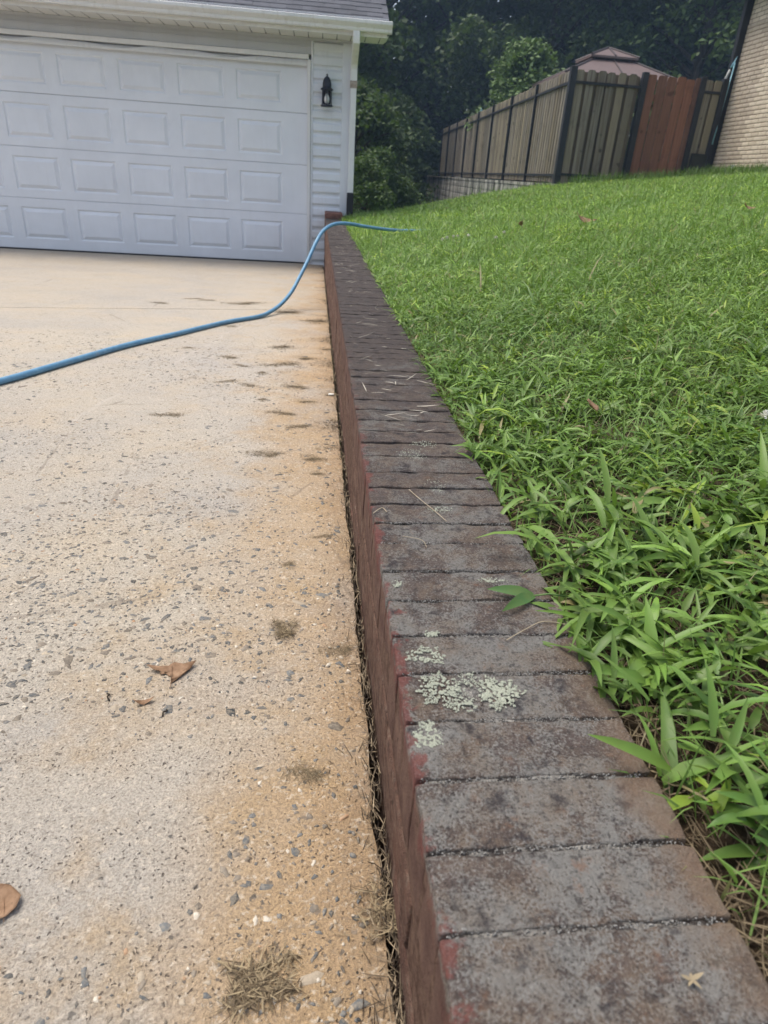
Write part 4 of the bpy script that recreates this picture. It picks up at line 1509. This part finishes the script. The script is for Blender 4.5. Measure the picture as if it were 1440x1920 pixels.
def grass_zone(y0, y1, xmax, dens, leaves, Lm, Wm, nseg, fold, hmax, seed, spread):
    g = np.random.default_rng(seed)
    n = int((y1 - y0) * (xmax - XR) * dens)
    x = g.uniform(XR + 0.006, xmax, n)
    y = g.uniform(y0, y1, n)
    P = np.stack([x, y, lawn_z(x, y)], 1)
    k = in_view(P, 260)
    k &= ~((x > 4.28) & (y > 12.98)) & (x < HX - 0.02)
    k &= ~((y > FY - 0.12) & (x < 0.44))
    # bare soil beside the wall at the near end
    near = (y < 0.42) & (x < 0.335 + 0.03 * np.sin(y * 17) + 0.25 * np.maximum(0, 0.3 - y))
    k &= ~(near & (g.random(n) < 0.75))
    k &= g.random(n) < 0.80 + 0.5 * noise2(x, y, 5.0, seed) + 0.35 * noise2(x, y, 17.0, seed + 1)
    P = P[k]
    n = len(P)
    # leaves up each stem
    m = leaves
    P = np.repeat(P, m, 0)
    az0 = np.repeat(g.random(n) * 6.283, m)
    idx = np.tile(np.arange(m), n)
    az = az0 + idx * 2.5 + g.normal(0, 0.5, n * m)
    tall = np.repeat(0.65 + 0.5 * g.random(n), m) * (1 + 0.35 * noise2(P[:, 0], P[:, 1], 3.1, 2.0))
    hh = hmax * (idx + g.random(n * m)) / m * tall
    lean = np.stack([np.cos(az0), np.sin(az0)], 1) * (hh * 0.8)[:, None]
    Q = P.copy()
    Q[:, 0] += lean[:, 0] + g.normal(0, spread, n * m)
    Q[:, 1] += lean[:, 1] + g.normal(0, spread, n * m)
    Q[:, 0] = np.maximum(Q[:, 0], XR - 0.012 + 0.02 * g.random(n * m))
    Q[:, 2] += hh
    sz = np.repeat(np.minimum(1.45, np.exp(g.normal(0, 0.30, n))), m)
    L = Lm * g.uniform(0.5, 1.3, n * m) * (0.8 + 0.4 * tall) * sz
    W = Wm * g.uniform(0.55, 1.25, n * m) * sz ** 0.7
    el = g.uniform(0.0, 1.0, n * m)
    bend = g.uniform(0.3, 1.5, n * m)
    # colour: deep to yellowish green, a few straw coloured
    t = np.clip(0.5 + 0.35 * noise2(Q[:, 0], Q[:, 1], 2.2, 1.0) + g.normal(0, 0.25, n * m), 0, 1)[:, None]
    C = np.array([0.056, 0.132, 0.024]) * (1 - t) + np.array([0.145, 0.262, 0.044]) * t
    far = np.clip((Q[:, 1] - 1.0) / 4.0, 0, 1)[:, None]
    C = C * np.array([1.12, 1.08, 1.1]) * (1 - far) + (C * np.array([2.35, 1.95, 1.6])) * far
    C *= np.repeat(g.uniform(0.75, 1.25, n), m)[:, None] * g.uniform(0.75, 1.25, n * m)[:, None]
    yel = np.repeat(g.random(n) < 0.10, m)
    C[yel] *= np.array([1.7, 1.35, 0.9])
    dry = g.random(n * m) < 0.025
    C[dry] = np.array([0.27, 0.22, 0.10])
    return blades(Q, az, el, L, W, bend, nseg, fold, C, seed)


def fine_zone(y0, y1, xmax, dens, Lm, Wm, nseg, seed, clump=0.0):
    """narrow upright blades between the broad ones"""
    g = np.random.default_rng(seed)
    n = int((y1 - y0) * (xmax - XR) * dens)
    x = g.uniform(XR + 0.004, xmax, n)
    y = g.uniform(y0, y1, n)
    P = np.stack([x, y, lawn_z(x, y) + 0.002], 1)
    k = in_view(P, 260) & ~((x > 4.28) & (y > 12.98)) & (x < HX - 0.02) & ~((y > FY - 0.12) & (x < 0.44))
    if clump: k &= g.random(n) < np.clip(clump * noise2(x, y, 4.0, seed), 0.02, 1)
    P = P[k]
    n = len(P)
    t = g.random(n)[:, None]
    C = np.array([0.095, 0.20, 0.038]) * (1 - t) + np.array([0.24, 0.37, 0.10]) * t
    dry = g.random(n) < 0.06
    C[dry] = np.array([0.26, 0.21, 0.11])
    return blades(P, g.random(n) * 6.283, g.uniform(0.7, 1.5, n), Lm * g.uniform(0.5, 1.4, n), Wm * g.uniform(0.7, 1.3, n), g.uniform(0.2, 1.3, n), nseg, 0, C, seed)


def build_grass():
    Z = [grass_zone(0.10, 0.85, 1.3, 1150, 8, 0.052, 0.0098, 4, 0.16, 0.040, 51, 0.008),
         grass_zone(0.85, 1.6, 1.9, 2100, 8, 0.037, 0.0070, 3, 0.15, 0.038, 57, 0.008),
         grass_zone(1.6, 3.4, 3.4, 2400, 8, 0.031, 0.0054, 3, 0, 0.040, 52, 0.010),
         grass_zone(3.4, 7.0, 6.2, 1150, 7, 0.036, 0.0062, 2, 0, 0.040, 53, 0.014),
         grass_zone(7.0, 13.2, 7.4, 520, 6, 0.050, 0.010, 2, 0, 0.040, 54, 0.02),
         grass_zone(13.2, 30.0, 5.0, 260, 5, 0.06, 0.015, 2, 0, 0.035, 55, 0.03),
         fine_zone(0.10, 2.4, 2.4, 4200, 0.055, 0.0022, 3, 61),
         fine_zone(2.4, 6.0, 5.2, 2600, 0.075, 0.0032, 2, 62),
         fine_zone(6.0, 13.2, 7.4, 900, 0.085, 0.006, 2, 63),
         fine_zone(2.0, 6.5, 5.6, 900, 0.15, 0.0055, 3, 64, 0.45),
         fine_zone(6.0, 13.2, 7.4, 420, 0.16, 0.008, 2, 65, 0.5)]
    # uncut tufts against the house and the fence
    g = np.random.default_rng(66)
    n = 2600
    x = g.uniform(4.6, 7.38, n)
    y = np.where(g.random(n) < 0.5, g.uniform(12.6, 13.1, n), g.uniform(11.0, 13.1, n))
    x = np.where(y < 12.6, 7.38 - 0.5 * g.random(n) ** 2, x)
    P = np.stack([x, y, lawn_z(x, y)], 1)
    C = np.array([0.07, 0.15, 0.03]) + g.random(n)[:, None] * np.array([0.06, 0.07, 0.03])
    Z.append(blades(P, g.random(n) * 6.283, g.uniform(0.9, 1.5, n), g.uniform(0.1, 0.26, n), g.uniform(0.008, 0.012, n), g.uniform(0.2, 1.1, n), 3, 0, C, 66))
    V, Q, C, off = [], [], [], 0
    for (v, q, c) in Z:
        V.append(v); Q.append(q + off); C.append(c)
        off += len(v)
    V, Q, C = np.concatenate(V), np.concatenate(Q), np.concatenate(C)
    print('grass quads', len(Q))
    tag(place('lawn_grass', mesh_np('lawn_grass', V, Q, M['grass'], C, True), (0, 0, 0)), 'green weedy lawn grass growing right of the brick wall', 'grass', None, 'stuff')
    # dead thatch on the bare soil
    g = np.random.default_rng(71)
    n = 9000
    y = g.uniform(0.1, 2.2, n)
    x = XR + 0.002 + g.random(n) ** 1.6 * 0.35
    P = np.stack([x, y, lawn_z(x, y) + 0.003 + 0.008 * g.random(n)], 1)
    t = g.random(n)[:, None]
    C = np.array([0.07, 0.048, 0.03]) * (1 - t) + np.array([0.27, 0.21, 0.13]) * t
    v, q, c = blades(P, g.random(n) * 6.283, g.normal(0.1, 0.25, n), g.uniform(0.012, 0.045, n), g.uniform(0.0008, 0.0018, n), g.normal(0.1, 0.6, n), 3, 0, C, 71)
    tag(place('thatch', mesh_np('thatch', v, q, M['straw'], c), (0, 0, 0)), 'brown dead thatch on bare soil along the lawn side of the wall', 'thatch', None, 'stuff')
    # straw caught in the crack between driveway and wall
    n = 4200
    y = 0.1 + 7.5 * g.random(n) ** 1.8
    x = XL - 0.009 + g.normal(0, 0.006, n) - 0.03 * (g.random(n) < 0.12) * g.random(n)
    P = np.stack([np.minimum(x, XL - 0.003), y, drive_z(y) - 0.006 + 0.008 * g.random(n)], 1)
    t = (g.random(n) ** 2)[:, None]
    C = np.array([0.032, 0.022, 0.016]) * (1 - t) + np.array([0.40, 0.31, 0.20]) * t
    v, q, c = blades(P, np.where(g.random(n) < 0.6, 1.57 + g.normal(0, 0.4, n), g.random(n) * 6.283), g.normal(0.05, 0.2, n), g.uniform(0.008, 0.032, n), g.uniform(0.0006, 0.0016, n), g.normal(0.2, 0.8, n), 3, 0, C, 72)
    v[:, 0] = np.minimum(v[:, 0], XL - 0.001)
    tag(place('straw_litter', mesh_np('straw_litter', v, q, M['straw'], c), (0, 0, 0)), 'dry straw and dirt caught in the crack along the wall foot', 'straw', None, 'stuff')

    # loose dirt and clippings drifted along the wall side of the driveway
    n = 26000
    y = g.uniform(1.6, 8.4, n)
    x = XL - 0.02 - 0.55 * g.random(n) ** 2.2
    m_ = noise2(x, y, 7.0, 1.3) + 0.6 * noise2(x, y, 19.0, 4.0) + 0.25 * noise2(x, y, 2.1, 0.4)
    k = m_ > 0.55 + 0.25 * g.random(n) - 0.35 * np.exp(-(XL - x) / 0.05)
    x, y = x[k], y[k]
    n = len(x)
    P = np.stack([x, y, drive_z(y) + 0.0015], 1)
    t = (g.random(n) ** 1.6)[:, None]
    C = np.array([0.09, 0.062, 0.038]) * (1 - t) + np.array([0.33, 0.25, 0.15]) * t
    v, q, c = blades(P, g.random(n) * 6.283, g.normal(0.03, 0.1, n), g.uniform(0.006, 0.024, n), g.uniform(0.0008, 0.0022, n), g.normal(0.05, 0.4, n), 3, 0, C, 77)
    v[:, 2] = np.maximum(v[:, 2], drive_z(v[:, 1]) + 0.001)
    print('debris', n)
    tag(place('drifted_debris', mesh_np('drifted_debris', v, q, M['straw'], c), (0, 0, 0)), 'loose brown dirt and clippings drifted along the wall side of the driveway', 'debris', None, 'stuff')


build_grass()


# ------------------------------------------------------------------ litter on the driveway, wall and lawn
def clump_mesh(seed, rx, ry, n, tone=1.0, flat=0.22, lg=(0.12, 0.42)):
    g = np.random.default_rng(seed)
    cc = g.normal(0, 0.36, (9, 2))
    p = (cc[g.integers(0, 9, n)] + g.normal(0, 0.20, (n, 2))) * np.array([rx, ry])
    P = np.stack([p[:, 0], p[:, 1], 0.002 + 0.012 * g.random(n) * min(1, rx / 0.05)], 1)
    P[:, 2] += DS * P[:, 1]
    t = (g.random(n) ** 1.5)[:, None]
    C = (np.array([0.07, 0.05, 0.03]) * (1 - t) + np.array([0.30, 0.235, 0.14]) * t) * tone
    v, q, c = blades(P, g.random(n) * 6.283, g.normal(0.05, 0.3, n), g.uniform(lg[0], lg[1], n) * rx, g.uniform(0.0006, 0.0014, n) * (1 + rx * 6), g.normal(0.1, 1.0, n), 4, 0, C, seed)
    base = DS * v[:, 1] + 0.0015
    v[:, 2] = base + np.maximum(v[:, 2] - base, 0) * flat
    return mesh_np('dry_grass_clump', v, q, M['straw'], c)


def drive_at(px, py):
    w = RGT * ((px - 720) / F_PX) - UPV * ((py - 960) / F_PX) + FWD
    return w * (D0 / (w.z - DS * w.y))


def top_at(px, py, h=0.002):
    w = RGT * ((px - 720) / F_PX) - UPV * ((py - 960) / F_PX) + FWD
    return w * ((WZ + h) / w.z)


def lawn_at(px, py, h=0.03):
    w = RGT * ((px - 720) / F_PX) - UPV * ((py - 960) / F_PX) + FWD
    t = 0.2
    while t < 40:
        q = w * t
        if q.z < float(lawn_z(q.x, q.y)) + h: return q
        t *= 1.004
    return w


cl = [clump_mesh(80 + i, 0.12, 0.075, 340, 1.2) for i in range(6)]
small_spots = [(540, 585, 1.5), (590, 603, 1.2), (360, 560, 0.6), (390, 563, 0.6), (455, 570, 1.0), (470, 568, 1.2), (300, 568, 0.8), (525, 652, 0.95), (520, 683, 0.85), (430, 670, 0.5), (458, 686, 0.45), (575, 672, 0.6), (555, 725, 0.7), (490, 700, 0.4), (420, 715, 0.4), (530, 775, 0.55),
               (470, 722, 0.4), (355, 652, 0.35), (575, 753, 0.4), (490, 750, 0.35), (310, 777, 0.45), (560, 800, 0.45), (505, 850, 0.5), (590, 860, 0.42), (595, 888, 0.28), (540, 1060, 0.2), (600, 1005, 0.22), (575, 1450, 0.3), (640, 1215, 0.25), (625, 740, 0.4), (615, 655, 0.5), (430, 612, 0.5)]
for i, (px, py, s) in enumerate(small_spots):
    p = drive_at(px, py)
    o = place('dry_grass_clump', cl[i % 6], p, None, (0, 0, random.uniform(-0.5, 0.5)), (s * random.uniform(0.75, 1.15), s * random.uniform(0.7, 1.2), min(1, s)))
    tag(o, 'small flat wisp of dry brown grass clippings lying on the driveway', 'dry grass', 'wisps of dry grass scattered on the driveway')
for (px, py, rx, ry, n, lb) in [(470, 1838, 0.031, 0.027, 200, 'largest tangle of dry straw at the bottom edge of the driveway'),
                                (535, 1183, 0.026, 0.024, 170, 'round brown tuft of dry grass right of the large fallen leaf'),
                                (715, 1705, 0.03, 0.035, 90, 'sheaf of dry straw stalks poking out beside the wall foot')]:
    tag(place('dry_grass_tuft', clump_mesh(int(px), rx, ry, n * 2, 1.25, 0.4, (0.2, 0.8)), drive_at(px, py)), lb, 'dry grass')


def dry_leaf(name, outline, p, rot, scale, label, curl=0.25, mat='dryleaf'):
    V, F = [], []
    rings = [(0.0, 0), (0.35, 1), (0.7, 1), (1.0, 1)]
    n = len(outline)
    V.append((0, 0, 0))
    for (s, _) in rings[1:]:
        for (a, b) in outline:
            x, y = a * s, b * s
            V.append((x, y, curl * (x * x * 0.9 + y * y * 0.35) + 0.05 * math.sin(x * 5 + y * 3) + 0.04 * mnoise.noise(Vector((x * 4, y * 4, 1)))))
    for k in range(n): F.append((0, 1 + k, 1 + (k + 1) % n))
    for r in range(2):
        for k in range(n):
            a = 1 + r * n
            F.append((a + k, a + n + k, a + n + (k + 1) % n, a + (k + 1) % n))
    zmin = min(v[2] for v in V)
    V = [(v[0], v[1], v[2] - zmin) for v in V]
    nv = len(V)
    V += [(v[0], v[1], v[2] + 0.012) for v in V]
    F = [q[::-1] for q in F] + [tuple(i + nv for i in q) for q in F]
    b = 1 + 2 * n
    for k in range(n): F.append((b + k, b + (k + 1) % n, nv + b + (k + 1) % n, nv + b + k))
    t = thing(name, p, label, 'leaf')
    o = place('blade', mesh_from('blade', V, F, M[mat], True), p, t, rot, (scale,) * 3)
    st = MB().tube([(0, -1.0, 0.10), (0, -0.2, 0.03 - zmin + 0.02), (0.02, 0.5, 0.03 - zmin + 0.02), (0, 0.9, 0.1)], [0.014, 0.016, 0.012, 0.004], 5)
    place('midrib', mesh_from('midrib', st.v, st.f, M[mat]), p, t, rot, (scale,) * 3)
    return t


tr = math.atan(DS)
o1 = [(-1.0, 0.35), (-0.72, 0.10), (-0.55, 0.12), (-0.42, -0.10), (-0.22, -0.06), (-0.12, -0.22), (0.02, -0.30), (0.0, -0.72), (0.35, -0.42), (0.75, 0.05), (1.0, 0.42), (0.45, 0.40), (0.1, 0.52), (-0.15, 0.34), (-0.5, 0.42)]
dry_leaf('fallen_leaf', o1, drive_at(322, 1262) + Vector((0, 0, 0.001)), (tr + 0.05, 0.04, 0.15), 0.034, 'large torn tan leaf lying on the driveway concrete', 0.16)
o2 = [(-1.0, -0.1), (-0.6, 0.25), (0, 0.32), (0.6, 0.2), (1.0, 0.0), (0.5, -0.25), (-0.1, -0.3), (-0.6, -0.25)]
dry_leaf('fallen_leaf', o2, drive_at(270, 1319) + Vector((0, 0, 0.001)), (tr, 0.1, 0.35), 0.014, 'small curled brown leaf just below the large torn leaf', 0.7)
o3 = [(-1.0, -0.3), (-0.8, 0.2), (-0.5, 0.7), (-0.1, 0.95), (0.3, 0.75), (0.55, 0.3), (0.72, -0.1), (0.5, -0.6), (0.1, -0.75), (-0.3, -0.9), (-0.7, -0.7)]
dry_leaf('fallen_leaf', o3, drive_at(8, 1696) + Vector((0, 0, 0.001)), (tr, 0.0, 0.4), 0.021, 'crumpled brown leaf at the left edge of the driveway', 0.5)
for (px, py, s, rz, lb, mt) in [(1110, 762, 0.018, 0.5, 'pinkish tan dead leaf lying in the near lawn', 'dryleaf'), (1402, 390, 0.06, 0.2, 'pale tan dead leaf in the lawn below the brick house', 'dryleaf'),
                                (975, 423, 0.06, 1.2, 'brown dead leaf in the lawn beyond the hose end', 'dryleaf'), (1095, 414, 0.09, 0.1, 'curled brown dead leaf in the lawn below the fence gate', 'dryleaf')]:
    p = lawn_at(px, py, 0.06)
    dry_leaf('dead_leaf', o2 if s > 0.05 else o3, p, (0.5, 0.2, rz), s, lb, 0.5, mt)


# curled crumbs near the leaves
def crumb(px, py, L, az, lb):
    p = drive_at(px, py)
    pts = [(-L, 0, 0.001), (-L * 0.3, L * 0.25, 0.004), (L * 0.35, -L * 0.1, 0.003), (L, L * 0.3, 0.001)]
    pts = [(a * math.cos(az) - b * math.sin(az), a * math.sin(az) + b * math.cos(az), c) for a, b, c in pts]
    m = MB().tube(spline(pts, 3), 0.0011, 5)
    tag(place('twig_crumb', mesh_from('twig_crumb', m.v, m.f, M['bark'], True), p), lb, 'twig')


crumb(205, 1308, 0.008, 1.9, 'short dark curled twig left of the small brown leaf')
crumb(310, 1338, 0.006, 1.2, 'tiny hooked twig right of the small brown leaf')


# stalks lying on the wall cap
def stalk(pix, r, lb, h=0.003):
    pts = [top_at(a, b, h) for a, b in pix]
    base = pts[0]
    m = MB().tube(spline([p - base for p in pts], 4), r, 5)
    tag(place('dry_stalk', mesh_from('dry_stalk', m.v, m.f, M['strawtan'], True), base), lb, 'stalk')


M['strawtan'] = m_simple('tan_stalk', (0.36, 0.30, 0.21), 0.8, 0.2, 0.15, 60)
stalk([(767, 918), (790, 938), (815, 958), (838, 978)], 0.0007, 'long straight straw lying across the cap bricks near the red chips')
stalk([(755, 1005), (790, 1012), (800, 1026)], 0.0005, 'bent straw on the cap just below the long straight straw')
stalk([(950, 1200), (985, 1180), (1020, 1165), (1065, 1172)], 0.0006, 'thin pale stem reaching from the grass onto the cap')
stalk([(700, 962), (716, 952), (725, 960)], 0.0007, 'tiny curled straw beside the bright red brick chip')
g = np.random.default_rng(90)
n = 170
y = 1.15 + 6.2 * g.random(n) ** 1.3
cx = XL + 0.03 + 0.13 * g.random(n)
P = np.stack([cx, y, np.full(n, WZ + 0.003)], 1)
C = np.array([0.46, 0.42, 0.34]) * g.uniform(0.6, 1.1, n)[:, None]
v, q, c = blades(P, g.normal(0, 0.6, n) + np.where(g.random(n) < 0.5, 0, 3.14), g.uniform(0, 0.15, n), g.uniform(0.015, 0.06, n), g.uniform(0.0012, 0.0028, n), g.normal(0.15, 0.4, n), 4, 0, C, 91)
v[:, 2] = np.maximum(v[:, 2], WZ + 0.002)
tag(place('straw_bits', mesh_np('straw_bits', v, q, M['straw'], c), (0, 0, 0)), 'pale bits of straw strewn on the far cap bricks', 'straw', None, 'stuff')


# runner of grass lying over the cap, and the dried flower at the near end
def runner():
    a = top_at(1060, 1118, 0.006)
    b = top_at(1000, 1117, 0.004)
    t = thing('grass_runner', a, 'green grass sprig with paired leaves lying over the cap bricks', 'grass sprig')
    MB().tube([a, (a + b) / 2 + Vector((0, 0, 0.003)), b], 0.0011, 6).build('stem', M['runner'], t, smooth=True)
    for (tip, wd) in ((top_at(917, 1098, 0.012), 0.015), (top_at(942, 1150, 0.004), 0.015)):
        d = tip - b
        L = d.length
        v, q, c = blades(np.array([[0, 0, 0.0]]), np.array([math.atan2(d.y, d.x)]), np.array([0.28]), np.array([L * 1.03]), np.array([wd]), np.array([0.45]), 6, 0.10, np.array([[0.075, 0.17, 0.045]]), 8)
        place('leaf', mesh_np('leaf', v, q, M['grass'], c, True), b, t)


M['runner'] = m_simple('green_stem', (0.10, 0.17, 0.05), 0.6, 0.3)
runner()
p = top_at(1296, 1838, 0.003)
fl = thing('dried_flower', p, 'small dried cream star shaped flower on the nearest cap brick', 'flower')
for k in range(5):
    a = (0.3, 1.1, 2.9, 3.9, 5.3)[k]
    v, q, c = blades(np.array([[0, 0, 0.001]]), np.array([a]), np.array([0.2]), np.array([(0.010, 0.005, 0.008, 0.005, 0.007)[k]]), np.array([0.0030]), np.array([(0.2, 0.9, -0.3, 0.8, 0.4)[k]]), 3, 0, np.array([[0.30, 0.24, 0.15]]), k)
    place('petal', mesh_np('petal', v, q, M['straw'], c), p, fl)


def clover(px, py, s, lb, group=None, h=0.05):
    p = lawn_at(px, py, 0.10)
    zg = float(lawn_z(p.x, p.y))
    f = thing('clover_flower', (p.x, p.y, zg), lb, 'flower', group)
    MB().tube([(p.x, p.y, zg), (p.x, p.y, p.z)], 0.001, 5).build('stem', M['runner'], f)
    V, F = [], []
    g = random.Random(int(px * 7 + py))
    mb = MB()
    for _ in range(40):
        z = g.uniform(-0.5, 1)
        a = g.random() * 6.28
        d = Vector((math.cos(a) * math.sqrt(1 - z * z), math.sin(a) * math.sqrt(1 - z * z), z))
        c = Vector((p.x, p.y, p.z))
        e = d.cross(Vector((0.3, 0.5, 0.8))).normalized() * s * 0.22
        mb.add([c + d * s * 0.2 - e * 0.4, c + d * s * 0.2 + e * 0.4, c + d * s + e, c + d * s * 1.15, c + d * s - e], [(0, 1, 2, 3, 4)])
    mb.build('head', M['pale'], f)


clover(1436, 780, 0.009, 'white clover flower at the right edge of the near lawn')
for (px, py) in [(830, 449), (838, 446), (850, 444), (858, 443), (878, 442), (945, 436), (930, 446)]:
    clover(px, py, 0.010, 'tiny white clover flower in the far lawn near the hose end', 'white clover flowers near the hose end')

# pebble by the wall foot
pb = rounded_box_mesh('white_pebble', (0.02, 0.012, 0.006), 0.0028, 0.001, M['pale'], 5, (2, 2, 1), 90)
tag(place('white_pebble', pb, drive_at(621, 741) + Vector((0, 0, 0.003))), 'small white chip lying by the wall foot below the hose', 'chip')


# ------------------------------------------------------------------ haze: blue volume added to imitate lens veil over the wood
hz = NB('lens_veil')
hz.nt.nodes.remove(hz.b)
pv = hz.nt.nodes.new('ShaderNodeVolumePrincipled')
pv.inputs['Color'].default_value = (0.48, 0.70, 1.0, 1)
pv.inputs['Density'].default_value = 0.0016
pv.inputs['Anisotropy'].default_value = 0.2
hz.nt.links.new(pv.outputs[0], hz.nt.nodes['Material Output'].inputs['Volume'])
hb = MB().box(-60, 80, -30, 75, -9, 26)
tag(hb.build('haze', hz.m, loc=(0, 0, 0)), 'thin blue haze volume added to imitate lens veil over the wood', 'haze', None, 'stuff')
